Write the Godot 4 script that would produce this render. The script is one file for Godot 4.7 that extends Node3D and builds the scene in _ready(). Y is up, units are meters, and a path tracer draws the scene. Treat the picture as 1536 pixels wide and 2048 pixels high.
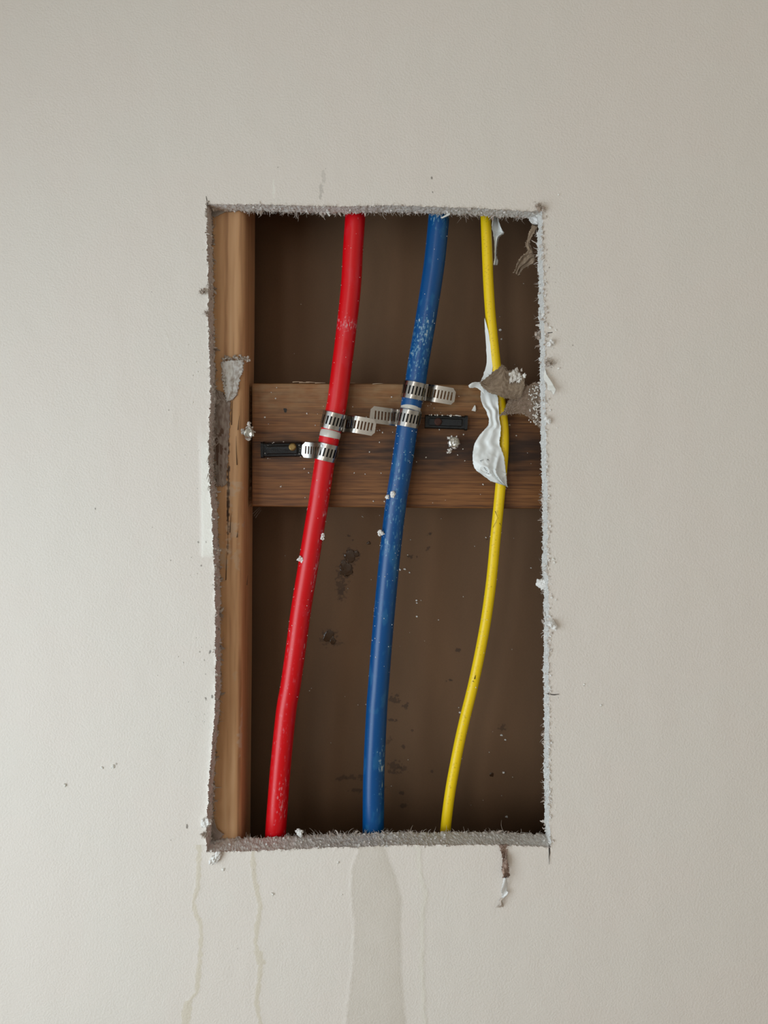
extends Node3D
# A hole cut in a painted plasterboard wall, with a stud, a nailing board and three plastic pipes behind it.

const S := 0.00036      # metres on the wall's face for one pixel of the photograph
const D := 0.5          # camera to wall
const CX := 768.0       # the point of the wall straight in front of the lens
const CY := 860.0
const H0 := 1.35        # its height above the floor
const T := 0.016        # plasterboard
const ZB := -0.085      # face of the panel behind the cavity
const ZS := -0.062      # back of the stud

var rng := RandomNumberGenerator.new()
var fine := FastNoiseLite.new()
var broad := FastNoiseLite.new()
var M := {}
var contour := PackedVector2Array()     # front edge of the hole
var smooth := PackedVector2Array()      # the same without its tears
var torn_rear := PackedFloat32Array()
var side_of := PackedInt32Array()
var rear := PackedVector2Array()

# ------------------------------------------------------------------ mesh builder
class MB:
	var v := PackedVector3Array()
	var uv := PackedVector2Array()
	var uv2 := PackedVector2Array()
	var col := PackedColorArray()
	var idx := PackedInt32Array()
	var tint := Color.WHITE
	func add(p: Vector3, t := Vector2.ZERO) -> int:
		v.append(p); uv.append(t); col.append(tint)
		return v.size() - 1
	func tri(a: int, b: int, c: int) -> void:      # anticlockwise seen from outside
		idx.append(a); idx.append(c); idx.append(b)
	func quad(a: int, b: int, c: int, d: int) -> void:
		tri(a, b, c); tri(a, c, d)
	func flat_quad(a: Vector3, b: Vector3, c: Vector3, d: Vector3, s := 1.0) -> void:
		var w := (b - a).length() * s
		var h := (d - a).length() * s
		quad(add(a, Vector2(0, h)), add(b, Vector2(w, h)), add(c, Vector2(w, 0)), add(d, Vector2.ZERO))
	func flat_tri(a: Vector3, b: Vector3, c: Vector3) -> void:
		tri(add(a), add(b), add(c))
	func mesh(at: Vector3) -> ArrayMesh:
		var n := PackedVector3Array()
		n.resize(v.size())
		for k in range(0, idx.size(), 3):
			var a := idx[k]
			var b := idx[k + 1]
			var c := idx[k + 2]
			var f := (v[c] - v[a]).cross(v[b] - v[a])
			n[a] += f; n[b] += f; n[c] += f
		for k in n.size():
			n[k] = n[k].normalized() if n[k].length_squared() > 1e-30 else Vector3.BACK
		var w := v.duplicate()
		for k in w.size():
			w[k] -= at
		var arr := []
		arr.resize(Mesh.ARRAY_MAX)
		arr[Mesh.ARRAY_VERTEX] = w
		arr[Mesh.ARRAY_NORMAL] = n
		arr[Mesh.ARRAY_TEX_UV] = uv
		if uv2.size() == v.size():
			arr[Mesh.ARRAY_TEX_UV2] = uv2
		arr[Mesh.ARRAY_COLOR] = col
		arr[Mesh.ARRAY_INDEX] = idx
		var m := ArrayMesh.new()
		m.add_surface_from_arrays(Mesh.PRIMITIVE_TRIANGLES, arr)
		return m

func P(px: float, py: float, z := 0.0) -> Vector3:
	var k := S * (D - z) / D
	return Vector3((px - CX) * k, H0 - (py - CY) * k, z)

# ------------------------------------------------------------------ scene tree helpers
func numbered(called: String) -> String:
	if not has_node(called):
		return called
	var k := 1
	while has_node("%s_%03d" % [called, k]):
		k += 1
	return "%s_%03d" % [called, k]

func tag(o: Node, label: String, category := "", group := "", kind := "") -> void:
	if label: o.set_meta("label", label)
	if category: o.set_meta("category", category)
	if group: o.set_meta("group", group)
	if kind: o.set_meta("kind", kind)

func thing(called: String, at: Vector3, label: String, category: String, group := "", kind := "") -> Node3D:
	var o := Node3D.new()
	o.name = numbered(called)
	add_child(o)
	o.position = at
	tag(o, label, category, group, kind)
	return o

func world_at(o: Node) -> Vector3:
	var at := Vector3.ZERO
	while o != self:
		at += (o as Node3D).position
		o = o.get_parent()
	return at

func part(root: Node3D, called: String, mb: MB, mat: Material, kind := "", label := "") -> MeshInstance3D:
	var o := MeshInstance3D.new()
	o.mesh = mb.mesh(world_at(root))
	o.material_override = mat
	o.name = called
	root.add_child(o, true)
	if kind: o.set_meta("kind", kind)
	if label: o.set_meta("label", label)
	return o

func single(called: String, mb: MB, mat: Material, label: String, category := "", group := "", kind := "") -> MeshInstance3D:
	var c := Vector3.ZERO
	for p in mb.v:
		c += p
	c /= maxf(1.0, mb.v.size())
	var o := MeshInstance3D.new()
	o.mesh = mb.mesh(c)
	o.material_override = mat
	o.name = numbered(called)
	add_child(o)
	o.position = c
	tag(o, label, category, group, kind)
	return o

# ------------------------------------------------------------------ shapes
func catmull(pts: Array, n: int) -> Array:
	var out := []
	var m := pts.size() - 1
	for k in n + 1:
		var t := float(k) / n * m
		var i := mini(int(t), m - 1)
		var f := t - i
		var p0 = pts[maxi(i - 1, 0)]
		var p1 = pts[i]
		var p2 = pts[i + 1]
		var p3 = pts[mini(i + 2, m)]
		out.append(0.5 * ((2.0 * p1) + (p2 - p0) * f + (2.0 * p0 - 5.0 * p1 + 4.0 * p2 - p3) * f * f + (3.0 * p1 - p0 - 3.0 * p2 + p3) * f * f * f))
	return out

func tube(mb: MB, pts: Array, rad: Callable, sides: int, caps := true) -> void:
	var length := 0.0
	var n := pts.size()
	var base := mb.v.size()
	for i in n:
		var p: Vector3 = pts[i]
		var q: Vector3 = pts[mini(i + 1, n - 1)]
		var o: Vector3 = pts[maxi(i - 1, 0)]
		var d := (q - o).normalized()
		if i > 0:
			length += (p - pts[i - 1]).length()
		var e1 := d.cross(Vector3(0, 0, 1))
		if e1.length() < 0.05:
			e1 = d.cross(Vector3(0, 1, 0))
		e1 = e1.normalized()
		var e2 := e1.cross(d).normalized()
		var r: float = rad.call(float(i) / (n - 1), length)
		for k in sides + 1:
			var a := TAU * k / sides - PI / 2
			mb.add(p + (e1 * cos(a) + e2 * sin(a)) * r, Vector2(float(k) / sides, length))
	for i in n - 1:
		for k in sides:
			var a := base + i * (sides + 1) + k
			mb.quad(a, a + sides + 1, a + sides + 2, a + 1)
	if caps:
		for e in [0, n - 1]:
			var c := mb.add(pts[e], Vector2(0.5, 0))
			for k in sides:
				var a: int = base + e * (sides + 1) + k
				var i0 := mb.add(mb.v[a])
				var i1 := mb.add(mb.v[a + 1])
				if e == 0: mb.tri(c, i0, i1)
				else: mb.tri(c, i1, i0)

func fibre(mb: MB, p: Vector3, d: Vector3, length: float, w: float, curl: Vector3, segs := 4) -> void:
	var pts := []
	var q := p
	var dir := d.normalized()
	for k in segs + 1:
		pts.append(q)
		dir = (dir + curl / segs).normalized()
		q += dir * length / segs
	tube(mb, pts, func(t, _l): return w * (1.0 - 0.75 * t), 3, false)

func blob(mb: MB, c: Vector3, r: Vector3, rough := 0.3, nu := 7, nv := 5, smooth := false) -> void:
	var off := rng.randf() * 500.0
	var base := mb.v.size()
	var top := mb.add(c + Vector3(0, r.y, 0))
	for i in range(1, nv):
		var th := PI * i / nv
		for k in nu:
			var ph := TAU * k / nu
			var d := Vector3(sin(th) * cos(ph), cos(th), sin(th) * sin(ph))
			var s := 1.0 + rough * 2.0 * broad.get_noise_3d(d.x * 90 + off, d.y * 90, d.z * 90) + rough * rng.randf_range(-0.5, 0.5)
			mb.add(c + d * r * s)
	var bot := mb.add(c - Vector3(0, r.y, 0))
	var first := mb.idx.size()
	for k in nu:
		mb.tri(top, base + 1 + (k + 1) % nu, base + 1 + k)
		var l := base + 1 + (nv - 2) * nu
		mb.tri(bot, l + k, l + (k + 1) % nu)
	for i in nv - 2:
		for k in nu:
			var a := base + 1 + i * nu
			mb.quad(a + k, a + (k + 1) % nu, a + nu + (k + 1) % nu, a + nu + k)
	if not smooth:      # broken faces
		for k in range(first, mb.idx.size()):
			mb.idx[k] = mb.add(mb.v[mb.idx[k]])

func flake(mb: MB, p: Vector3, d: Vector3, across: Vector3, length: float, w: float, curl: Vector3) -> void:
	var q := p
	var dir := d.normalized()
	var base := mb.v.size()
	for k in 6:
		var half := w * 0.5 * (1.0 - pow(k / 5.0, 1.6) * rng.randf_range(0.6, 1.0)) * rng.randf_range(0.75, 1.2)
		var side := (across - dir * across.dot(dir)).normalized()
		var up := dir.cross(side).normalized() * 0.00009
		for c in [-1.0, 1.0]:
			for e in [-1.0, 1.0]:
				mb.add(q + side * half * c + up * e * c)
		dir = (dir + curl * 0.2 + Vector3(rng.randfn(), rng.randfn(), rng.randfn()) * 0.12).normalized()
		q += dir * length / 5.0
	for k in 5:
		var a := base + k * 4
		for e in 4:
			mb.quad(a + e, a + (e + 1) % 4, a + 4 + (e + 1) % 4, a + 4 + e)

func box(mb: MB, lo: Vector3, hi: Vector3, s := 1.0) -> void:
	var c := func(x, y, z): return Vector3(hi.x if x else lo.x, hi.y if y else lo.y, hi.z if z else lo.z)
	mb.flat_quad(c.call(0, 0, 1), c.call(1, 0, 1), c.call(1, 1, 1), c.call(0, 1, 1), s)
	mb.flat_quad(c.call(1, 0, 0), c.call(0, 0, 0), c.call(0, 1, 0), c.call(1, 1, 0), s)
	mb.flat_quad(c.call(1, 0, 1), c.call(1, 0, 0), c.call(1, 1, 0), c.call(1, 1, 1), s)
	mb.flat_quad(c.call(0, 0, 0), c.call(0, 0, 1), c.call(0, 1, 1), c.call(0, 1, 0), s)
	mb.flat_quad(c.call(0, 1, 1), c.call(1, 1, 1), c.call(1, 1, 0), c.call(0, 1, 0), s)
	mb.flat_quad(c.call(0, 0, 0), c.call(1, 0, 0), c.call(1, 0, 1), c.call(0, 0, 1), s)

# a closed bar: the profile (x, y pairs, anticlockwise seen from the far end) swept from a to b
func bar(mb: MB, prof: PackedVector2Array, a: Vector3, b: Vector3, ex: Vector3, ey: Vector3, segs: int, wob := 0.0, uvs := Vector2(1, 1)) -> void:
	var n := prof.size()
	var base := mb.v.size()
	var along := (b - a).length()
	for i in segs + 1:
		var t := float(i) / segs
		var u := 0.0
		for k in n + 1:
			var q := prof[k % n]
			if k > 0: u += (q - prof[k - 1]).length()
			var o := wob * broad.get_noise_3d(q.x * 4000, q.y * 4000, t * along * 500)
			var p := a.lerp(b, t) + ex * (q.x + o) + ey * (q.y + o * 0.5)
			mb.add(p, Vector2(u * uvs.x, t * along * uvs.y))
	for i in segs:
		for k in n:
			var c := base + i * (n + 1) + k
			mb.quad(c, c + 1, c + n + 2, c + n + 1)
	for e in [0, segs]:
		var p0 := a if e == 0 else b
		var c := mb.add(p0, Vector2(0.5, 0.5) * uvs.x * 0.02)
		for k in n:
			var i0 := mb.add(mb.v[base + e * (n + 1) + k], prof[k] * uvs.x)
			var i1 := mb.add(mb.v[base + e * (n + 1) + k + 1], prof[(k + 1) % n] * uvs.x)
			if e == 0: mb.tri(c, i1, i0)
			else: mb.tri(c, i0, i1)

func round_rect(w: float, h: float, r: float, n := 4) -> PackedVector2Array:
	var out := PackedVector2Array()
	for q in 4:
		var c := Vector2((w / 2 - r) * (1 if q in [0, 3] else -1), (h / 2 - r) * (1 if q in [0, 1] else -1))
		for k in n + 1:
			var a := PI / 2 * (q + float(k) / n)
			out.append(c + Vector2(cos(a), sin(a)) * r)
	return out

# a sheet between rows of (ax, ay, bx, by) pixels; depth gives z over (u across, v along)
func sheet(mb: MB, rows: Array, nx: int, ny: int, depth: Callable, thick: float, jag: float, shade = null) -> void:
	var c := catmull(rows, ny)
	var base := mb.v.size()
	var off := rng.randf() * 300.0
	for layer in 2:
		for j in ny + 1:
			var r: Vector4 = c[j]
			var v := float(j) / ny
			for i in nx + 1:
				var u := float(i) / nx
				var px := lerpf(r.x, r.z, u)
				var py := lerpf(r.y, r.w, u)
				var edge := maxf(maxf(1.0 - u * nx, u * nx - nx + 1.0), maxf(1.0 - v * ny, v * ny - ny + 1.0))
				if edge > 0.0 and jag > 0.0:
					px += jag * 2.0 * fine.get_noise_2d(px * 7.0 + off, py * 7.0)
					py += jag * 2.0 * fine.get_noise_2d(px * 7.0, py * 7.0 + off + 90.0)
				var z: float = depth.call(u, v)
				if shade != null: mb.tint = shade.call(u, v)
				mb.add(P(px, py, z) - Vector3(0, 0, thick * layer), Vector2(px, py) / 100.0)
	var m := (nx + 1) * (ny + 1)
	for j in ny:
		for i in nx:
			var a := base + j * (nx + 1) + i
			mb.quad(a, a + nx + 1, a + nx + 2, a + 1)
			mb.quad(m + a, m + a + 1, m + a + nx + 2, m + a + nx + 1)
	for j in ny:
		for i in [0, nx]:
			var a: int = base + j * (nx + 1) + i
			if i == 0: mb.quad(a, m + a, m + a + nx + 1, a + nx + 1)
			else: mb.quad(a, a + nx + 1, m + a + nx + 1, m + a)
	for j in [0, ny]:
		for i in nx:
			var a: int = base + j * (nx + 1) + i
			if j == 0: mb.quad(a, a + 1, m + a + 1, m + a)
			else: mb.quad(a, m + a, m + a + 1, a + 1)
	mb.tint = Color.WHITE

# worn, no longer legible print down the yellow pipe
func printed(tex: ImageTexture) -> ImageTexture:
	var im := tex.get_image()
	for k in 420:
		if fmod(k, 23.0) > 17.0: continue
		var y := 60.0 + k * 3.1 + rng.randf()
		dab(im, 55.0 + 7.0 * sin(k * 2.3) + rng.randfn() * 2.0, y, rng.randf_range(1.5, 4.5), rng.randf_range(0.6, 1.3), Color(0.72, 0.57, 0.05), rng.randf_range(0.15, 0.5), 0.9)
	return ImageTexture.create_from_image(im)

func zoom_rows(list: Array, ox: float, oy: float, k: float) -> Array:
	var out := []
	for r in list:
		out.append(Vector4(ox + r[0] / k, oy + r[1] / k, ox + r[2] / k, oy + r[3] / k))
	return out

func zoom_columns(list: Array, ox: float, oy: float, k: float) -> Array:   # (x, top, bottom): rows that run down, so a is the bottom end
	var out := []
	for r in list:
		out.append(Vector4(ox + r[0] / k, oy + r[2] / k, ox + r[0] / k, oy + r[1] / k))
	return out

# ------------------------------------------------------------------ materials
func plain(c: Color, rough: float, metal := 0.0, tinted := false) -> StandardMaterial3D:
	var m := StandardMaterial3D.new()
	m.albedo_color = c
	m.roughness = rough
	m.metallic = metal
	m.vertex_color_use_as_albedo = tinted
	m.cull_mode = BaseMaterial3D.CULL_DISABLED
	return m

func grain(noise_seed: int, freq: float, size: int, octaves := 3) -> ImageTexture:
	var n := FastNoiseLite.new()
	n.seed = noise_seed
	n.noise_type = FastNoiseLite.TYPE_SIMPLEX_SMOOTH
	n.frequency = freq
	n.fractal_octaves = octaves
	return ImageTexture.create_from_image(n.get_seamless_image(size, size))

func relief(m: StandardMaterial3D, tex: Texture2D, scale_cm: float, per_metre: float) -> void:
	m.heightmap_enabled = true
	m.heightmap_texture = tex
	m.heightmap_scale = scale_cm
	m.uv1_triplanar = true
	m.uv1_world_triplanar = true
	m.uv1_scale = Vector3.ONE * per_metre

# wood with the grain along the texture's width; ramp maps 0..1 to colours
func wood(w: int, h: int, noise_seed: int, ramp: Gradient, marks: Callable) -> ImageTexture:
	var layers := []
	for q in [[46, 0.06, 0.34], [18, 0.2, 0.42], [90, 0.012, 0.3]]:
		var n := FastNoiseLite.new()
		n.seed = noise_seed + int(q[0])
		n.frequency = q[1]
		n.fractal_octaves = 3
		var im := n.get_image(maxi(w / int(q[0]), 4), h, false, false, false)
		im.resize(w, h, Image.INTERPOLATE_CUBIC)
		im.convert(Image.FORMAT_L8)
		layers.append([im.get_data(), q[2]])
	var data := PackedByteArray()
	data.resize(w * h * 3)
	var lut := []
	for k in 256:
		lut.append(ramp.sample(k / 255.0))
	for y in h:
		for x in w:
			var at := y * w + x
			var s := 0.0
			for l in layers:
				s += (l[0][at] / 255.0 - 0.5) * l[1] * 1.6
			s += 0.52 + 0.13 * sin(y * 0.55 + (layers[2][0][at] - 128) * 0.12)
			var c: Color = lut[clampi(int(s * 255), 0, 255)]
			data[at * 3] = int(c.r * 255)
			data[at * 3 + 1] = int(c.g * 255)
			data[at * 3 + 2] = int(c.b * 255)
	var out := Image.create_from_data(w, h, false, Image.FORMAT_RGB8, data)
	marks.call(out)
	return ImageTexture.create_from_image(out)

func dab(im: Image, cx: float, cy: float, rx: float, ry: float, c: Color, strength: float, ragged := 0.5) -> void:
	var off := rng.randf() * 900.0
	for y in range(maxi(0, int(cy - ry * 1.6)), mini(im.get_height(), int(cy + ry * 1.6) + 2)):
		for x in range(maxi(0, int(cx - rx * 1.6)), mini(im.get_width(), int(cx + rx * 1.6) + 2)):
			var d := Vector2((x - cx) / rx, (y - cy) / ry).length() + ragged * 1.3 * fine.get_noise_2d(x * 2.0 + off, y * 2.0)
			var a := clampf((1.0 - d) * 3.0, 0, 1) * strength
			if a > 0.0:
				var p := im.get_pixel(x, y)
				var q := p.lerp(c, a)
				q.a = maxf(p.a, a) if im.get_format() == Image.FORMAT_RGBA8 else 1.0
				if im.get_format() == Image.FORMAT_RGBA8 and p.a < 0.01: q = Color(c.r, c.g, c.b, a)
				im.set_pixel(x, y, q)

# plastic pipe colour with the plaster dust rubbed on to it; u runs round the pipe (0.5 faces the room), v down its length
func dusty(base: Color, length_px: int, noise_seed: int, smears: Array, density: float) -> ImageTexture:
	var w := 128
	var im := Image.create(w, length_px, false, Image.FORMAT_RGB8)
	im.fill(base)
	var n := FastNoiseLite.new()
	n.seed = noise_seed
	n.frequency = 0.02
	n.fractal_octaves = 4
	var g := FastNoiseLite.new()
	g.seed = noise_seed + 5
	g.frequency = 0.35
	for y in length_px:
		for x in w:
			var a := clampf(n.get_noise_2d(x * 1.5, y * 0.6) * 0.8 - 0.2, 0.0, 0.14) * density
			a += clampf(g.get_noise_2d(x * 1.2, y * 0.5) * 4.0 - 2.2, 0.0, 0.7) * density
			if a > 0.004:
				im.set_pixel(x, y, base.lerp(Color(0.86, 0.82, 0.8), a))
	for s in smears:     # u, v in pixels, radii, strength
		for k in int(s[5] * 2.2):
			var cx: float = s[0] * w + rng.randfn() * s[2]
			var cy: float = s[1] + rng.randfn() * s[3]
			dab(im, cx, cy, rng.randf_range(0.6, 1.5), rng.randf_range(0.9, 6.0), Color(0.87, 0.85, 0.83), s[4] * rng.randf_range(0.4, 1.3), 0.8)
	return ImageTexture.create_from_image(im)

# ------------------------------------------------------------------ wall relief
const DRIPS := [
	[[398, 1706], [395, 1775], [386, 1802], [392, 1828], [402, 1850], [399, 1925], [392, 1985], [376, 2003], [369, 2048], [366, 2500]],
	[[505, 1706], [507, 1750], [516, 1795], [521, 1812], [514, 1850], [510, 1885], [522, 1925], [517, 1965], [512, 2000], [520, 2048], [521, 2500]]]
const BAND := [[[716, 1700], [703, 1735], [701, 1790], [708, 1850], [705, 1930], [697, 1990], [690, 2048], [684, 2500]], [[768, 1700], [788, 1752], [800, 1800], [798, 1850], [800, 1950], [808, 2048], [812, 2500]]]
const RIPPLE := [[838, 1696], [843, 1755], [853, 1785], [846, 1840], [846, 1950], [850, 2048], [852, 2500]]

func x_at(line: Array, y: float) -> float:
	for k in line.size() - 1:
		if y <= line[k + 1][1]:
			var t := clampf((y - line[k][1]) / (line[k + 1][1] - line[k][1]), 0, 1)
			return lerpf(line[k][0], line[k + 1][0], t)
	return line[-1][0]

func bump(x: float, w: float) -> float:
	var t := x / w
	return exp(-t * t)

func relief_at(px: float, py: float, from_edge: float, side: int) -> float:
	var z := 0.00022 * broad.get_noise_2d(px * 0.9, py * 0.5) * smoothstep(0.0, 60.0, from_edge)
	# paint and paper turned up along the cut
	var raise := maxf(0.0, 0.35 + broad.get_noise_2d(px * 6.0, py * 6.0) * 1.3)
	z += 0.0009 * raise * exp(-from_edge / 2.6)
	if side == 3 and py > 1330 and py < 1690:
		z += 0.0010 * exp(-from_edge / 9.0) * smoothstep(1330, 1420, py)
	if side == 3 and py > 820 and py < 1125:      # skim left proud beside the hole
		var lean := 402.0 + 2.0 * sin(py * 0.013)
		z += 0.0005 * smoothstep(lean - 2.5, lean + 1.0, px) * smoothstep(820, 900, py) * (1.0 - smoothstep(1108, 1118, py)) + 0.0008 * maxf(0.0, px - lean) / 24.0 * smoothstep(860, 950, py) * (1.0 - smoothstep(1080, 1116, py))
	if side == 2:
		var wob := 2.0 * broad.get_noise_2d(py * 3.0, 7.0)
		for d in DRIPS:
			z += 0.00020 * bump(px - x_at(d, py) - wob, 4.5)
		var b := x_at(BAND[0], py)
		z += 0.00026 * bump(px - b - wob * 2.0, 3.5) * (0.4 + maxf(0.0, broad.get_noise_2d(px * 5, py * 5)))
		z += 0.00012 * smoothstep(b - 4, b + 4, px) * (1.0 - smoothstep(-5, 5, px - x_at(BAND[1], py)))
		z += 0.00032 * bump(px - x_at(RIPPLE, py) - wob * 2.5, 3.5) * (0.5 + maxf(0.0, broad.get_noise_2d(px * 4, py * 4 + 40)))
	if side == 3 and px > 315 and px < 360 and py > 600 and py < 900:
		var line := [[329, 600], [332, 665], [345, 705], [344, 730], [338, 750], [345, 820], [347, 870], [346, 900]]
		z += 0.00022 * bump(px - x_at(line, py), 1.8) * smoothstep(600, 650, py) * (1.0 - smoothstep(840, 900, py))
	return z

func cut_contour() -> void:
	var sides := [
		[[413.5, 405], [419, 408], [450, 409], [520, 409], [580, 411], [640, 412.5], [700, 413], [760, 411], [830, 412], [900, 415], [960, 417], [1020, 421], [1062, 423], [1081, 420], [1084, 423]],
		[[1084, 423], [1085, 500], [1087, 560], [1088, 640], [1090, 700], [1090, 760], [1091, 830], [1092, 900], [1094, 960], [1095, 1040], [1095, 1100], [1094, 1150], [1097, 1180], [1098, 1250], [1097, 1330], [1098, 1390], [1098, 1450], [1098, 1560], [1099, 1640], [1101, 1694]],
		[[1101, 1694], [1060, 1692], [1000, 1690], [940, 1689], [870, 1690], [800, 1690], [740, 1692], [680, 1694], [620, 1696], [560, 1699], [500, 1702], [450, 1703], [425, 1704], [413, 1704]],
		[[413, 1704], [414, 1660], [417, 1600], [420, 1540], [424, 1490], [430, 1430], [431, 1360], [431, 1280], [430, 1200], [429, 1140], [427, 1090], [424, 1020], [419, 960], [418, 920], [419, 860], [421, 800], [420, 740], [418, 690], [417, 620], [416, 540], [414, 460], [413.5, 405]]]
	for s in 4:
		var out: Vector2 = [Vector2(0, -1), Vector2(1, 0), Vector2(0, 1), Vector2(-1, 0)][s]
		var pts := PackedVector2Array()
		for k in sides[s].size() - 1:
			var p := Vector2(sides[s][k][0], sides[s][k][1])
			var q := Vector2(sides[s][k + 1][0], sides[s][k + 1][1])
			var t := 0.0
			while t < 1.0:
				var r := p.lerp(q, t)
				pts.append(r)
				t += 1.6 / (q - p).length()
		for k in pts.size():
			var p := pts[k]
			var arc := p.y if s % 2 else p.x
			var hold := smoothstep(0, 8, minf(k, pts.size() - k))
			var amp: float = [1.6, 2.0, 1.8, 2.4][s]
			var j := amp * (1.1 * broad.get_noise_2d(arc * 5.0, s * 50.0) + 0.9 * fine.get_noise_2d(arc * 14.0, s * 77.0)) * hold
			contour.append(p + out * j)
			smooth.append(p)
			var j2 := amp * 1.3 * (1.2 * broad.get_noise_2d(arc * 6.0, s * 50.0 + 300.0) + 1.0 * fine.get_noise_2d(arc * 13.0, s * 77.0 + 200.0))
			torn_rear.append(j2 * hold)
			rear.append(p + out * j2 * hold)
			side_of.append(s)

func build_wall(root: Node3D) -> void:
	var mb := MB.new()
	var n := contour.size()
	var far := PackedVector2Array()
	var edge := PackedVector2Array()
	var corners := [Vector2(-350, -450), Vector2(1886, -450), Vector2(1886, 2500), Vector2(-350, 2500)]
	var room := [Vector2(-0.7, 2.5), Vector2(1.9, 2.5), Vector2(1.9, 0.0), Vector2(-0.7, 0.0)]
	for i in n:
		var s := side_of[i]
		var t: float = clampf([(smooth[i].x - 413.5) / 670.5, (smooth[i].y - 423.0) / 1271.0, (1101.0 - smooth[i].x) / 688.0, (1704.0 - smooth[i].y) / 1299.0][s], 0, 1)
		far.append(corners[s].lerp(corners[(s + 1) % 4], t))
		edge.append(room[s].lerp(room[(s + 1) % 4], t))
	var rings := 88
	mb.uv2.resize((rings + 2) * n)
	for k in rings + 1:
		var f := pow(float(k) / rings, 1.7)
		for i in n:
			var q := smooth[i].lerp(far[i], f)
			var d := (q - smooth[i]).length()
			var off := contour[i] - smooth[i]
			q += off * exp(-d / maxf(8.0, off.length() * 2.2))
			var z := relief_at(q.x, q.y, d, side_of[i])
			var hue := 0.012 * broad.get_noise_2d(q.x * 0.25, q.y * 0.25)
			mb.tint = Color(1.0 + hue, 1.0 - hue * 0.3, 1.0 - hue * 0.6)
			var p := P(q.x, q.y)
			mb.add(Vector3(p.x, p.y, z))
			mb.uv2[k * n + i] = Vector2(clampf(q.x / 1536.0, 0.002, 0.998), clampf((q.y - 300.0) / 2100.0, 0.002, 0.998))
	mb.tint = Color.WHITE
	for i in n:
		mb.add(Vector3(edge[i].x, edge[i].y, 0))
		mb.uv2[(rings + 1) * n + i] = mb.uv2[rings * n + i]
	for k in rings + 1:
		for i in n:
			var j := (i + 1) % n
			mb.quad(k * n + i, k * n + j, (k + 1) * n + j, (k + 1) * n + i)
	for k in range(0, mb.idx.size(), 3):      # these rings run clockwise: turn the faces to the room
		var a := mb.idx[k + 1]
		mb.idx[k + 1] = mb.idx[k + 2]
		mb.idx[k + 2] = a
	part(root, "painted_face", mb, M.paint)
	# the cut through paper, plaster and paper
	mb = MB.new()
	var steps := 14
	for k in steps + 1:
		var f := float(k) / steps
		for i in n:
			var a := contour[i]
			var s := side_of[i]
			var out: Vector2 = [Vector2(0, -1), Vector2(1, 0), Vector2(0, 1), Vector2(-1, 0)][s]
			var arc := smooth[i].y if s % 2 else smooth[i].x
			var deep := f * 44.0
			var q := smooth[i] + (a - smooth[i]) * exp(-f * 6.0) + out * torn_rear[i] * exp(-(1.0 - f) * 6.0)
			if k == 0: q = a
			if k == steps: q = rear[i]
			var rough := 1.5 * fine.get_noise_2d(arc * 5.0 + s * 500, deep * 5.0) + 1.6 * broad.get_noise_2d(arc * 7.0 + s * 500, deep * 7.0)
			if k > 0 and k < steps: q += out * rough
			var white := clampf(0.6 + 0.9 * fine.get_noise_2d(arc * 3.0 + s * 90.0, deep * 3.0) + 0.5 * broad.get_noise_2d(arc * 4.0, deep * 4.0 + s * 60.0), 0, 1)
			if s == 1: white = 0.85 + 0.15 * white  # right face whitened in colour, as the side lit by the window
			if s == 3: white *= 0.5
			if s == 2: white = 0.15 + 0.85 * white  # bottom face lightened in colour for the light missing from above
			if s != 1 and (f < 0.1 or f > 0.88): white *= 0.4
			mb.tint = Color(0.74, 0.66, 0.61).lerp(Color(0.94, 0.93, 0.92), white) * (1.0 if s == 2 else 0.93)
			var p := P(q.x, q.y)
			mb.add(Vector3(p.x, p.y, lerpf(relief_at(a.x, a.y, 0.0, s), -T, f)))
	for k in steps:
		for i in n:
			var j := (i + 1) % n
			mb.quad(k * n + i, (k + 1) * n + i, (k + 1) * n + j, k * n + j)
	part(root, "cut_edge", mb, M.gypsum)
	# rear face of the board, towards the cavity
	mb = MB.new()
	for i in n:
		var p := P(rear[i].x, rear[i].y)
		mb.add(Vector3(p.x, p.y, -T))
	for i in n:
		mb.add(Vector3(edge[i].x, edge[i].y, -T))
	for i in n:
		var j := (i + 1) % n
		mb.quad(i, j, n + j, n + i)
	part(root, "backing_paper", mb, M.liner)

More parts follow.
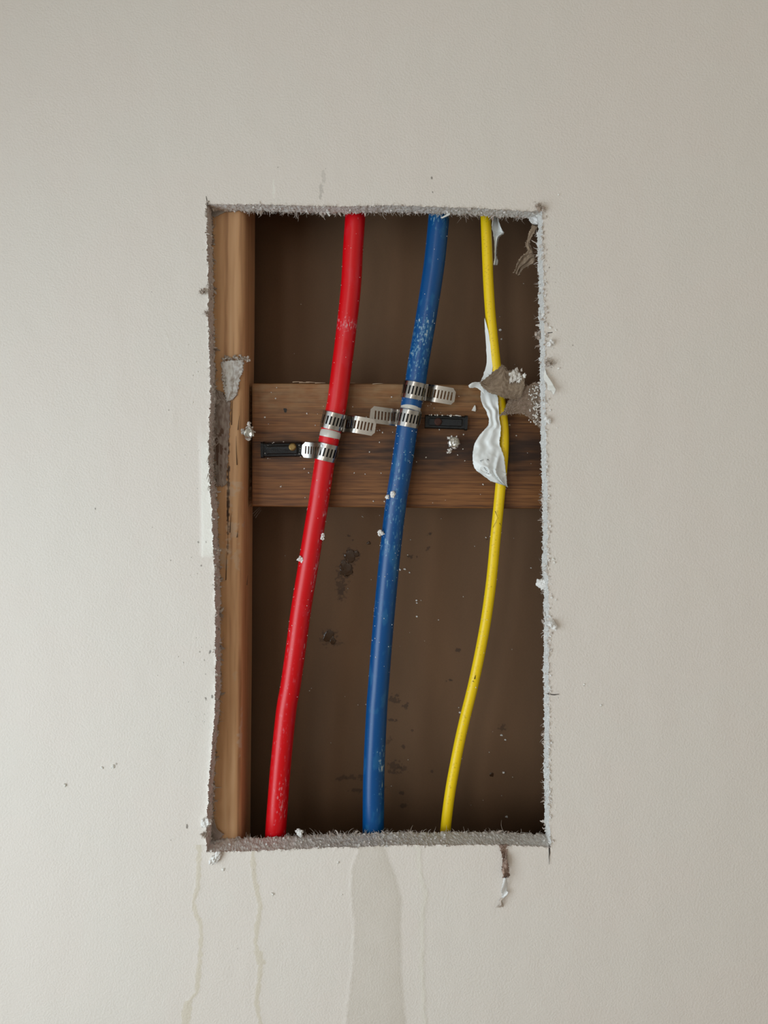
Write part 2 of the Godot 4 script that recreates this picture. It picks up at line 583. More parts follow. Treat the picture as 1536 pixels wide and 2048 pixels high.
func fringe(root: Node3D) -> void:
	var light := MB.new()
	var brown := MB.new()
	var crumbs := MB.new()
	var n := contour.size()
	for i in n:
		var s := side_of[i]
		var inward: Vector3 = [Vector3(0, -1, 0), Vector3(-1, 0, 0), Vector3(0, 1, 0), Vector3(1, 0, 0)][s]
		var along: Vector3 = Vector3(1, 0, 0) if s % 2 == 0 else Vector3(0, 1, 0)
		var arc := contour[i].y if s % 2 else contour[i].x
		var thick := clampf(0.35 + 1.5 * broad.get_noise_2d(arc * 2.2, s * 31.0 + 9.0), 0.0, 1.0)
		var fp := P(contour[i].x, contour[i].y)
		var rp := P(rear[i].x, rear[i].y)
		rp.z = -T
		if rng.randf() < [0.55, 0.5, 0.6, 0.75][s] * (0.3 + thick):     # paper fibres at the face
			light.tint = Color(0.80, 0.75, 0.70).lerp(Color(0.45, 0.36, 0.30), rng.randf() * (0.9 if s == 3 else 0.55))
			fibre(light, fp + Vector3(0, 0, 0.0002), -inward * rng.randf_range(-0.7, 0.5) + along * rng.randf_range(-0.9, 0.9) + Vector3(0, 0, rng.randf_range(0.1, 0.8)), rng.randf_range(0.0006, 0.0022), rng.randf_range(0.00008, 0.0002), Vector3(rng.randfn(), rng.randfn(), rng.randfn()) * 0.9)
		if rng.randf() < [0.95, 0.28, 0.95, 0.55][s] * (0.25 + 1.3 * thick):      # and at the back
			brown.tint = Color(0.80, 0.74, 0.69).lerp(Color(0.42, 0.34, 0.28), rng.randf())
			var long := rng.randf_range(0.0008, 0.0038) * (1.0 + (1.4 * thick if rng.randf() < 0.2 else 0.0))
			fibre(brown, rp, inward * rng.randf_range(0.2, 1.0) + along * rng.randf_range(-0.9, 0.9) + Vector3(0, 0, rng.randf_range(-0.3, 0.4)), long, rng.randf_range(0.0001, 0.00026), Vector3(rng.randfn(), rng.randfn(), rng.randfn()) * 1.1)
		if rng.randf() < [0.10, 0.05, 0.12, 0.13][s] * (0.2 + 1.6 * thick):      # little tabs of torn paper
			brown.tint = Color(0.66, 0.59, 0.54).lerp(Color(0.34, 0.26, 0.21), rng.randf())
			flake(brown, rp + Vector3(0, 0, rng.randf() * 0.004), inward + along * rng.randfn() * 0.5 + Vector3(0, 0, rng.randf_range(-0.3, 0.5)), along, rng.randf_range(0.0012, 0.0042) * (0.5 + thick), rng.randf_range(0.0006, 0.0022), Vector3(rng.randfn(), rng.randfn(), rng.randfn()))
		if rng.randf() < [0.07, 0.06, 0.09, 0.10][s] * (0.2 + 1.6 * thick):
			light.tint = Color(0.80, 0.76, 0.71).lerp(Color(0.45, 0.37, 0.31), rng.randf() * (1.0 if s == 3 else 0.6))
			flake(light, fp, -inward * rng.randf_range(-0.8, 0.8) + along * rng.randfn() * 0.6 + Vector3(0, 0, rng.randf_range(0.2, 0.9)), along, rng.randf_range(0.0010, 0.0028), rng.randf_range(0.0005, 0.0018), Vector3(rng.randfn(), rng.randfn(), rng.randfn()))
		var chance: float = [0.10, 0.42, 0.28, 0.20][s]
		if rng.randf() < chance * (0.3 + 1.4 * thick):
			var f := rng.randf()
			var at := fp.lerp(rp, f * f)
			var r := rng.randf_range(0.00025, 0.0009) * (0.5 + thick)
			var w := rng.randf() * (0.45 if s == 3 else 1.0)
			crumbs.tint = Color(0.45, 0.37, 0.31).lerp(Color(0.84, 0.83, 0.80), w)
			blob(crumbs, at + inward * rng.randf_range(-0.0012, 0.0006) + Vector3(0, 0, rng.randf_range(0, 0.0008) * (1.0 - f)), Vector3(r * rng.randf_range(0.6, 1.4), r * rng.randf_range(0.6, 1.4), r * 0.8), 0.5, 6, 4)
		if rng.randf() < 0.17 and s in [0, 2, 3]:       # scuffs of plaster on the cut
			var f := rng.randf_range(0.15, 0.95)
			var at := fp.lerp(rp, f) + inward * 0.0003
			var r := rng.randf_range(0.0004, 0.0012)
			crumbs.tint = Color(0.55, 0.47, 0.42).lerp(Color(0.88, 0.86, 0.83), rng.randf())
			blob(crumbs, at, Vector3(r, r, r) * 0.8, 0.6, 6, 4)
	for k in 150:       # beads of plaster along the right edge
		var i := 0
		while side_of[i] != 1: i = rng.randi() % n
		var at := P(contour[i].x + absf(rng.randfn()) * 3.5, contour[i].y)
		var r := rng.randf_range(0.00025, 0.0008)
		crumbs.tint = Color(0.60, 0.52, 0.46).lerp(Color(0.88, 0.87, 0.85), clampf(rng.randf() * 1.6, 0, 1))
		blob(crumbs, at + Vector3(0, 0, r * 0.6), Vector3(r * rng.randf_range(0.6, 1.3), r * rng.randf_range(0.6, 1.5), r), 0.6, 7, 5)
	# near-black strips laid on the face for the shade inside hairline slits
	var slit_strips := MB.new()
	slit_strips.tint = Color(0.035, 0.025, 0.02)
	for c in [[1095, 1387.4, 1118, 1386, 0.0008], [1094, 665.6, 1111, 665.2, 0.0007], [1098.5, 1691, 1101, 1728, 0.0009], [415.5, 412, 415, 392, 0.0006]]:
		var p := P(c[0], c[1], 0.0001)
		var q := P(c[2], c[3], 0.0001)
		flake(slit_strips, p, q - p, Vector3(q.y - p.y, p.x - q.x, 0).normalized(), (q - p).length(), c[4], Vector3.ZERO)
	part(root, "slit_shade", slit_strips, M.fuzz, "stuff")
	part(root, "paper_fuzz", light, M.fuzz, "stuff")
	part(root, "torn_backing_fuzz", brown, M.fuzz, "stuff")
	part(root, "gypsum_crumbs", crumbs, M.crumb, "stuff")

# ------------------------------------------------------------------ hose clamps
func thick_strip(mb: MB, f: Callable, s0: float, s1: float, v0: Callable, v1: Callable, thick: float, slant: float, segs: int) -> void:
	var base := mb.v.size()
	for i in segs + 1:
		var t := float(i) / segs
		var s := lerpf(s0, s1, t)
		var lo: float = v0.call(t)
		var hi: float = v1.call(t)
		for e in 4:
			var v := lo if e in [0, 3] else hi
			var fr: Array = f.call(s + slant * v)
			var p: Vector3 = fr[0] + fr[2] * v + fr[1] * (thick if e < 2 else 0.0)
			mb.add(p); mb.add(p)       # two of each, so that the edges stay crisp
	for i in segs:
		for e in 4:
			var a := base + i * 8 + e * 2 + 1
			var b := base + i * 8 + ((e + 1) % 4) * 2
			mb.quad(a, a + 8, b + 8, b)
	for i in [0, segs]:
		var q := []
		for e in 4: q.append(mb.add(mb.v[base + i * 8 + e * 2]))
		if i == 0: mb.quad(q[0], q[1], q[2], q[3])
		else: mb.quad(q[3], q[2], q[1], q[0])

# a perforated steel strap along f over s0..s1
func strap(mb: MB, f: Callable, s0: float, s1: float, w: float, tip: bool) -> void:
	var pitch := 0.00255
	var slot := 0.00115
	var half := w / 2
	var q := w * 0.25
	var thick := 0.0006
	var end := s1 - (0.0022 if tip else 0.0)
	var n := int((end - s0) / pitch)
	var segs := maxi(2, n * 2)
	var k := func(x): return func(_t): return x
	thick_strip(mb, f, s0, end, k.call(q), k.call(half), thick, 0.0, segs)
	thick_strip(mb, f, s0, end, k.call(-half), k.call(-q), thick, 0.0, segs)
	for i in n + 1:
		var a := s0 + i * pitch
		thick_strip(mb, f, a, minf(a + pitch - slot, end), k.call(-q), k.call(q), thick, 0.05, 2)
	if tip:      # the free end, with a bite out of each corner
		thick_strip(mb, f, end, s1, func(t): return -half * (1.0 - 0.42 * pow(t, 0.8)), func(t): return half * (1.0 - 0.42 * pow(t, 0.8)), thick, 0.0, 6)

func along_path(pts: Array, a: Vector3, face: Vector3) -> Array:    # [frame function, length]
	var fine_pts := catmull(pts, 40)
	var len := [0.0]
	for i in 40: len.append(len[-1] + (fine_pts[i + 1] - fine_pts[i]).length())
	var f := func(s: float) -> Array:
		var i := 0
		while i < 39 and len[i + 1] < s: i += 1
		var t: float = (s - len[i]) / maxf(len[i + 1] - len[i], 1e-9)
		var p: Vector3 = fine_pts[i].lerp(fine_pts[i + 1], t)
		var d0: Vector3 = (fine_pts[mini(i + 1, 40)] - fine_pts[maxi(i - 1, 0)]).normalized()
		var d1: Vector3 = (fine_pts[mini(i + 2, 40)] - fine_pts[i]).normalized()
		var d := d0.lerp(d1, clampf(t, 0, 1)).normalized()
		var nn := d.cross(a).normalized()
		if nn.dot(face) < 0: nn = -nn
		return [p, nn, a]
	return [f, len[-1]]

func clamp_band(root: Node3D, c: Vector3, a: Vector3, r: float, w: float) -> void:
	var e1 := a.cross(Vector3(0, 0, 1)).normalized()
	if e1.x < 0: e1 = -e1
	var e2 := Vector3(0, 0, 1) - a * a.z
	e2 = e2.normalized()
	var ring := func(rad: float) -> Callable:
		return func(s: float) -> Array:
			var th := PI - s / rad - 0.9
			var d := e1 * cos(th) + e2 * sin(th)
			return [c + d * rad, d, a]
	var mb := MB.new()
	var k := func(x): return func(_t): return x
	thick_strip(mb, ring.call(r + 0.00005), 0, TAU * (r + 0.00005), k.call(-w * 0.44), k.call(w * 0.44), 0.0003, 0.0, 40)
	part(root, "slot_shade_band", mb, M.slot_shade_steel)  # overlapped band layer, coloured dark for the shade in the slots
	mb = MB.new()
	var ro := r + 0.0006
	strap(mb, ring.call(ro), 0.0, TAU * ro, w, false)
	part(root, "band", mb, M.steel)

func clamp_tail(root: Node3D, pts: Array, a: Vector3, w: float) -> void:
	var g := along_path(pts, a, Vector3(0, 0, 1))
	var mb := MB.new()
	strap(mb, g[0], 0.0, g[1], w, true)
	part(root, "tail", mb, M.steel)

func screw_housing(root: Node3D, p0: Vector3, p1: Vector3, w: float, depth: float, screw: Vector3, screw_mat: Material) -> void:
	var ex := (p1 - p0).normalized()
	var ey := Vector3(0, 0, 1).cross(ex).normalized()
	if ey.y < 0: ey = -ey
	var mb := MB.new()
	var up := Vector3(0, 0, 1)
	var prof := round_rect(w, depth, depth * 0.3, 4)
	bar(mb, prof, p0, p1, ey, up, 10, 0.0003)
	# turned-out lip at the far end and a waist beside it
	bar(mb, round_rect(w * 1.12, depth * 1.1, depth * 0.3, 3), p0 - ex * 0.0008, p0 + ex * 0.0012, ey, up, 2)
	bar(mb, round_rect(w * 0.6, depth * 0.5, depth * 0.2, 3), p0 + ex * 0.004 + up * depth * 0.42, p1 - ex * 0.003 + up * depth * 0.42, ey, up, 8, 0.0004)
	var h := part(root, "screw_housing", mb, M.black_steel, "", "black screw housing")
	mb = MB.new()
	var at := screw
	tube(mb, [at - up * 0.002, at + up * 0.0004, at + up * 0.0010, at + up * 0.00125], func(t, _l): return [0.0030, 0.0030, 0.0027, 0.0018][int(round(t * 3))], 20)
	box(mb, at + Vector3(-0.0023, -0.0003, 0.0009), at + Vector3(0.0023, 0.0003, 0.00135))
	var o := MeshInstance3D.new()
	o.mesh = mb.mesh(world_at(h))
	o.material_override = screw_mat
	o.name = "screw_head"
	h.add_child(o, true)

# ------------------------------------------------------------------ scene
func _ready() -> void:
	rng.seed = 20240611
	fine.seed = 3; fine.frequency = 0.05; fine.fractal_octaves = 3; fine.noise_type = FastNoiseLite.TYPE_SIMPLEX
	broad.seed = 8; broad.frequency = 0.01; broad.fractal_octaves = 3; broad.noise_type = FastNoiseLite.TYPE_SIMPLEX_SMOOTH
	# camera, sky, window light, added fill light, exposure
	var cam := Camera3D.new()
	cam.name = "camera"
	add_child(cam)
	cam.position = Vector3(0, H0, D)
	cam.set_frustum(2048 * S * 0.05 / D, Vector2(0, -(1024 - CY) * S * 0.05 / D), 0.05, 20)
	cam.current = true
	var env := Environment.new()
	env.background_mode = Environment.BG_COLOR
	env.background_color = Color(0.86, 0.92, 1.0)
	env.background_energy_multiplier = 1.0
	env.tonemap_mode = Environment.TONE_MAPPER_LINEAR
	env.tonemap_exposure = 1.0
	env.sdfgi_enabled = true
	env.ssao_enabled = true
	env.ssil_enabled = true
	var we := WorldEnvironment.new()
	we.name = "sky"
	we.environment = env
	add_child(we)
	var day := AreaLight3D.new()
	day.name = "window_daylight"
	add_child(day)
	day.area_size = Vector2(0.84, 0.84)
	day.position = Vector3(-0.675, 1.03, 0.68)
	day.look_at_from_position(day.position, day.position + Vector3(1, 0, 0), Vector3.UP)
	day.light_color = Color(0.925, 0.98, 1.0)
	day.light_energy = 0.80
	day.shadow_enabled = true
	var far := AreaLight3D.new()  # fill light, added to raise the ambient level in the room
	far.name = "added_fill_light"
	add_child(far)
	far.area_size = Vector2(0.96, 0.96)
	far.look_at_from_position(Vector3(-0.675, 1.65, 2.0), Vector3(0, 1.65, 2.0), Vector3.UP)
	far.light_color = Color(1.0, 0.985, 0.955)
	far.light_energy = 1.12
	far.shadow_enabled = true
	materials()
	structure()
	timber()
	pipes()
	clamps()
	fixings()
	scraps()
	debris()

func materials() -> void:
	var peel := grain(11, 0.085, 1024, 3)
	var grit := grain(23, 0.12, 512, 4)
	M.paint = plain(Color(0.91, 0.878, 0.843), 0.62, 0.0, true)
	relief(M.paint, peel, 0.016, 5.5)
	M.paint.detail_enabled = true
	M.paint.detail_uv_layer = BaseMaterial3D.DETAIL_UV_2
	M.paint.detail_blend_mode = BaseMaterial3D.BLEND_MODE_MIX
	M.paint.detail_albedo = stains()
	M.gypsum = plain(Color(0.97, 0.97, 0.96), 0.95, 0.0, true)
	relief(M.gypsum, grit, 0.022, 22.0)
	M.crumb = plain(Color(1, 1, 1), 0.95, 0.0, true)
	M.fuzz = plain(Color(1, 1, 1), 0.95, 0.0, true)
	M.liner = plain(Color(0.56, 0.49, 0.43), 0.9)
	M.white_chip = plain(Color(0.92, 0.915, 0.89), 0.8)
	M.paper = plain(Color(1, 1, 1), 0.92, 0.0, true)
	relief(M.paper, grit, 0.05, 30.0)
	M.plastic = plain(Color(0.93, 0.94, 0.935), 0.28)
	M.steel = plain(Color(0.70, 0.685, 0.665), 0.24, 1.0)
	M.slot_shade_steel = plain(Color(0.10, 0.09, 0.085), 0.5, 0.6)  # shade seen through the clamp slots, put into the colour
	M.black_steel = plain(Color(0.018, 0.022, 0.03), 0.32)
	relief(M.black_steel, grit, 0.03, 40.0)
	M.brass = plain(Color(0.55, 0.45, 0.28), 0.45, 0.85)
	M.rusty = plain(Color(0.25, 0.13, 0.09), 0.7, 0.3)
	M.zinc = plain(Color(0.82, 0.82, 0.80), 0.28, 1.0)
	M.coupling = plain(Color(0.86, 0.85, 0.82), 0.25, 0.1)
	M.room_white = plain(Color(0.88, 0.865, 0.835), 0.9)
	M.room_floor = plain(Color(0.66, 0.55, 0.43), 0.7)
	M.frame = plain(Color(0.9, 0.9, 0.9), 0.4)
	M.pane = plain(Color(1, 1, 1, 0.06), 0.02)
	M.pane.transparency = BaseMaterial3D.TRANSPARENCY_ALPHA
	M.wet = plain(Color(0.30, 0.215, 0.15), 0.16)
	M.panel = plain(Color(1, 1, 1), 0.75)
	M.panel.albedo_texture = panel_print()
	M.panel.heightmap_enabled = true
	M.panel.heightmap_texture = grit
	M.panel.heightmap_scale = 0.006

func stains() -> ImageTexture:
	var k := 0.75
	var im := Image.create(1152, 1575, false, Image.FORMAT_RGBA8)
	im.fill(Color(0.9, 0.87, 0.81, 0.0))
	var drip := Color(0.85, 0.805, 0.72)
	var wash := Color(0.84, 0.805, 0.76)
	for y in range(int((1690 - 300) * k), 1575):
		var py := y / k + 300
		var wob := 2.5 * broad.get_noise_2d(py * 5.0, 3.0)
		for q in 2:
			var c := x_at(DRIPS[q], py) + wob
			var w := 4.5 + 3.0 * broad.get_noise_2d(py * 4.0, 50.0 * q) + (4.0 if (q == 0 and py > 2000) or (q == 1 and absf(py - 1915) < 14) else 0.0)
			for x in range(int((c - 16) * k), int((c + 16) * k)):
				var a := 0.62 * smoothstep(w + 2.0, w - 2.0, absf(x / k - c))
				if a > 0: im.set_pixel(x, y, Color(drip.r, drip.g, drip.b, a))
		var l := x_at(BAND[0], py) + wob * 1.5 + 2.0 * fine.get_noise_2d(py * 4.0, 9.0)
		var r := x_at(BAND[1], py) + wob
		for x in range(int((l - 10) * k), int((r + 14) * k)):
			var px := x / k
			var a := smoothstep(l - 4, l + 5, px) * smoothstep(r + 9, r - 3, px)
			a *= 0.62 + 0.25 * smoothstep((l + r) / 2, r, px) + 0.12 * broad.get_noise_2d(px * 2, py * 2)
			if a > 0: im.set_pixel(x, y, Color(wash.r, wash.g, wash.b, clampf(a, 0, 1)))
		var e := x_at(RIPPLE, py) + wob * 2.0
		for x in range(int((e - 14) * k), int((e + 6) * k)):
			var px := x / k
			var a := 0.35 * smoothstep(e - 12, e - 2, px) * smoothstep(e + 4, e, px)
			if a > 0: im.set_pixel(x, y, Color(0.86, 0.84, 0.77, a))
	# smudges, chips and specks
	for s in [[647, 352, 5, 16, 0.20], [642, 380, 4.5, 16, 0.30], [640, 394, 3, 6, 0.3]]:
		dab(im, s[0] * k, (s[1] - 300) * k, s[2] * k, s[3] * k, Color(0.52, 0.50, 0.46), s[4], 0.4)
	dab(im, 547 * k, 80 * k, 3 * k, 22 * k, Color(0.96, 0.95, 0.91), 0.5, 0.6)
	for y in range(int((850 - 300) * k), int((1116 - 300) * k)):
		for x in range(int(400 * k), int(432 * k)):
			var a := 0.55 * smoothstep(401, 404, x / k) * smoothstep(850, 900, y / k + 300) * smoothstep(1117, 1108, y / k + 300)
			if a > 0: im.set_pixel(x, y, Color(0.97, 0.965, 0.93, a))
	var dark := Color(0.36, 0.32, 0.28)
	for s in [[555, 334, 1.6], [651, 337, 1.6], [863, 355, 2.0], [130, 1570, 2.6], [341, 1680, 2], [374, 1652, 3.5], [317, 1392, 2], [315, 1350, 1.5], [396, 1084, 2], [402, 1131, 2], [412, 1083, 2], [399, 1303, 2.5], [419, 1303, 3], [408, 1320, 1.5], [410, 1348, 2], [411, 1396, 3.5], [424, 1392, 3], [432, 1390, 2], [190, 1017, 2.0], [341, 1120, 1.6], [304, 1054, 1.4], [380, 1150, 1.6], [394, 1146, 1.6], [337, 820, 1.4], [370, 822, 1.4], [447, 1738, 2], [507, 1738, 1.5], [545, 1788, 2.6], [475, 1896, 1.6], [1168, 1370, 2.4], [1202, 1410, 2.0], [1111, 564, 1.4], [1098, 534, 1.6], [1145, 690, 1.4], [865, 384, 1.5], [303, 583, 1.6]]:
		dab(im, s[0] * k, (s[1] - 300) * k, s[2] * 0.7 * k, s[2] * 1.2 * k, dark, 0.75, 0.6)
	return ImageTexture.create_from_image(im)

func panel_print() -> ImageTexture:     # grey-brown paper of the panel behind, 0.36 m wide and 0.6 m high in the picture
	var w := 720
	var h := 1200
	var im := Image.create(w, h, false, Image.FORMAT_RGB8)
	var n := FastNoiseLite.new()
	n.seed = 61; n.frequency = 0.004; n.fractal_octaves = 4
	var g := FastNoiseLite.new()
	g.seed = 62; g.frequency = 0.4
	for y in h:
		for x in w:
			var t := 1.0 + 0.10 * n.get_noise_2d(x * 1.6, y * 0.5) + 0.05 * g.get_noise_2d(x, y)
			im.set_pixel(x, y, Color(0.455 * t, 0.34 * t, 0.243 * t))
	var dark := Color(0.27, 0.205, 0.16)
	for s in [[682, 1170, 10, 22, 0.5], [700, 1115, 13, 16, 0.55], [690, 1140, 14, 16, 0.5], [712, 1108, 7, 7, 0.7], [683, 1185, 8, 14, 0.35], [657, 1274, 14, 15, 0.55], [668, 1284, 14, 5, 0.4], [696, 1072, 3, 3, 0.7], [705, 1080, 2, 2, 0.6], [858, 1068, 5, 3, 0.8], [856, 1097, 4, 4, 0.6], [820, 1113, 6, 3, 0.7], [833, 1114, 2, 2, 0.8], [975, 1078, 2, 2, 0.8], [789, 1397, 11, 8, 0.6], [813, 1411, 8, 5, 0.65], [784, 1440, 7, 4, 0.7], [824, 1460, 4, 2, 0.5], [805, 1493, 6, 3, 0.6], [788, 1530, 13, 8, 0.5], [805, 1538, 8, 8, 0.45], [785, 1543, 9, 4, 0.5], [863, 1542, 3, 3, 0.6], [806, 1585, 6, 4, 0.7], [803, 1611, 7, 5, 0.65], [682, 1556, 9, 6, 0.5], [702, 1554, 9, 5, 0.5], [711, 1580, 10, 6, 0.55], [722, 1554, 6, 6, 0.5], [916, 1300, 5, 4, 0.7], [898, 1359, 6, 3, 0.8], [1004, 1455, 6, 6, 0.5], [775, 1480, 7, 6, 0.4], [760, 1575, 10, 8, 0.35]]:
		var p := P(s[0], s[1], ZB)
		dab(im, (p.x + 0.18) / 0.36 * w, (H0 + 0.24 - p.y) / 0.6 * h, s[2] * 0.85, s[3] * 0.85, dark, s[4], 0.8)
	return ImageTexture.create_from_image(im)

func structure() -> void:
	cut_contour()
	var wall := thing("wall_front", Vector3(0, 0, 0), "off-white painted plasterboard wall with a ragged rectangular hole cut in it", "wall", "", "structure")
	build_wall(wall)
	fringe(wall)
	# panel at the back of the cavity
	var mb := MB.new()
	var x0 := -0.7
	var x1 := 1.9
	var uvp := func(x: float, y: float) -> Vector2: return Vector2((x + 0.18) / 0.36, (H0 + 0.24 - y) / 0.6)
	var q := []
	for c in [[x0, 0.0], [x1, 0.0], [x1, 2.5], [x0, 2.5]]:
		q.append(mb.add(Vector3(c[0], c[1], ZB), uvp.call(c[0], c[1])))
	mb.quad(q[0], q[1], q[2], q[3])
	mb.flat_quad(Vector3(x1, 0, ZB - 0.013), Vector3(x0, 0, ZB - 0.013), Vector3(x0, 2.5, ZB - 0.013), Vector3(x1, 2.5, ZB - 0.013))
	var back := thing("wall_rear", Vector3(0, 0, ZB), "brown-grey paper-faced panel at the back of the cavity behind the pipes", "wall", "", "structure")
	part(back, "panel_face", mb, M.panel)
	# dried glue and water drops on it
	for g in [[[700, 1112, 11, 12], [692, 1140, 13, 13], [712, 1108, 6, 6], [688, 1130, 8, 10]], [[657, 1272, 12, 11], [665, 1281, 6, 8]], [[738, 1086, 4, 3.4]], [[983, 1549, 5, 4]]]:
		mb = MB.new()
		for s in g:
			blob(mb, P(s[0], s[1], ZB), Vector3(s[2] * S * 1.1, s[3] * S * 1.1, 0.0004), 0.28, 22, 10, true)
		part(back, "glue_spot", mb, M.wet)
	# the rest of the room
	mb = MB.new()
	box(mb, Vector3(-0.9, -0.1, -0.1), Vector3(2.1, 0, 2.9))
	single("floor", mb, M.room_floor, "tan floor of the room below the wall", "floor", "", "structure")
	mb = MB.new()
	box(mb, Vector3(-0.9, 2.5, -0.1), Vector3(2.1, 2.6, 2.9))
	single("ceiling", mb, M.room_white, "plain ceiling over the room", "ceiling", "", "structure")
	mb = MB.new()
	box(mb, Vector3(1.9, 0, -0.1), Vector3(2.0, 2.5, 2.8))
	single("wall_right", mb, M.room_white, "plain wall at the right of the room", "wall", "", "structure")
	mb = MB.new()
	box(mb, Vector3(-0.8, 0, 2.7), Vector3(1.9, 2.5, 2.8))
	single("wall_back", mb, M.room_white, "plain wall behind the viewer", "wall", "", "structure")
	mb = MB.new()
	box(mb, Vector3(-0.8, 0, -0.1), Vector3(-0.7, 2.5, 0.24))
	box(mb, Vector3(-0.8, 0, 1.12), Vector3(-0.7, 2.5, 1.5))
	box(mb, Vector3(-0.8, 0, 2.5), Vector3(-0.7, 2.5, 2.7))
	box(mb, Vector3(-0.8, 0, 0.24), Vector3(-0.7, 0.56, 1.12))
	box(mb, Vector3(-0.8, 1.56, 0.24), Vector3(-0.7, 2.5, 1.12))
	box(mb, Vector3(-0.8, 0, 1.5), Vector3(-0.7, 1.15, 2.5))
	box(mb, Vector3(-0.8, 2.15, 1.5), Vector3(-0.7, 2.5, 2.5))
	single("wall_left", mb, M.room_white, "plain wall with the window at the left", "wall", "", "structure")
	for w in [["window_1", 0.56, 1.56, 0.24, 1.12, "white framed window in the left wall, close to the broken wall"], ["window_2", 1.15, 2.15, 1.5, 2.5, "white framed window added in the left wall for fill light, far from the broken wall"]]:  # the second one is unseen, added to go with the fill light
		var y0: float = w[1]
		var y1: float = w[2]
		var z0: float = w[3]
		var z1: float = w[4]
		var zm := (z0 + z1) / 2
		var win := thing(w[0], Vector3(-0.75, y0, zm), w[5], "window", "", "structure")
		mb = MB.new()
		for b in [[y0, y0 + 0.03, z0, z1], [y1 - 0.03, y1, z0, z1], [y0 + 0.03, y1 - 0.03, z0, z0 + 0.03], [y0 + 0.03, y1 - 0.03, z1 - 0.03, z1], [y0 + 0.03, y1 - 0.03, zm - 0.01, zm + 0.01]]:
			box(mb, Vector3(-0.77, b[0], b[2]), Vector3(-0.73, b[1], b[3]))
		part(win, "window_frame", mb, M.frame)
		mb = MB.new()
		mb.flat_quad(Vector3(-0.75, y0 + 0.03, z1 - 0.03), Vector3(-0.75, y0 + 0.03, z0 + 0.03), Vector3(-0.75, y1 - 0.03, z0 + 0.03), Vector3(-0.75, y1 - 0.03, z1 - 0.03))
		part(win, "pane", mb, M.pane)

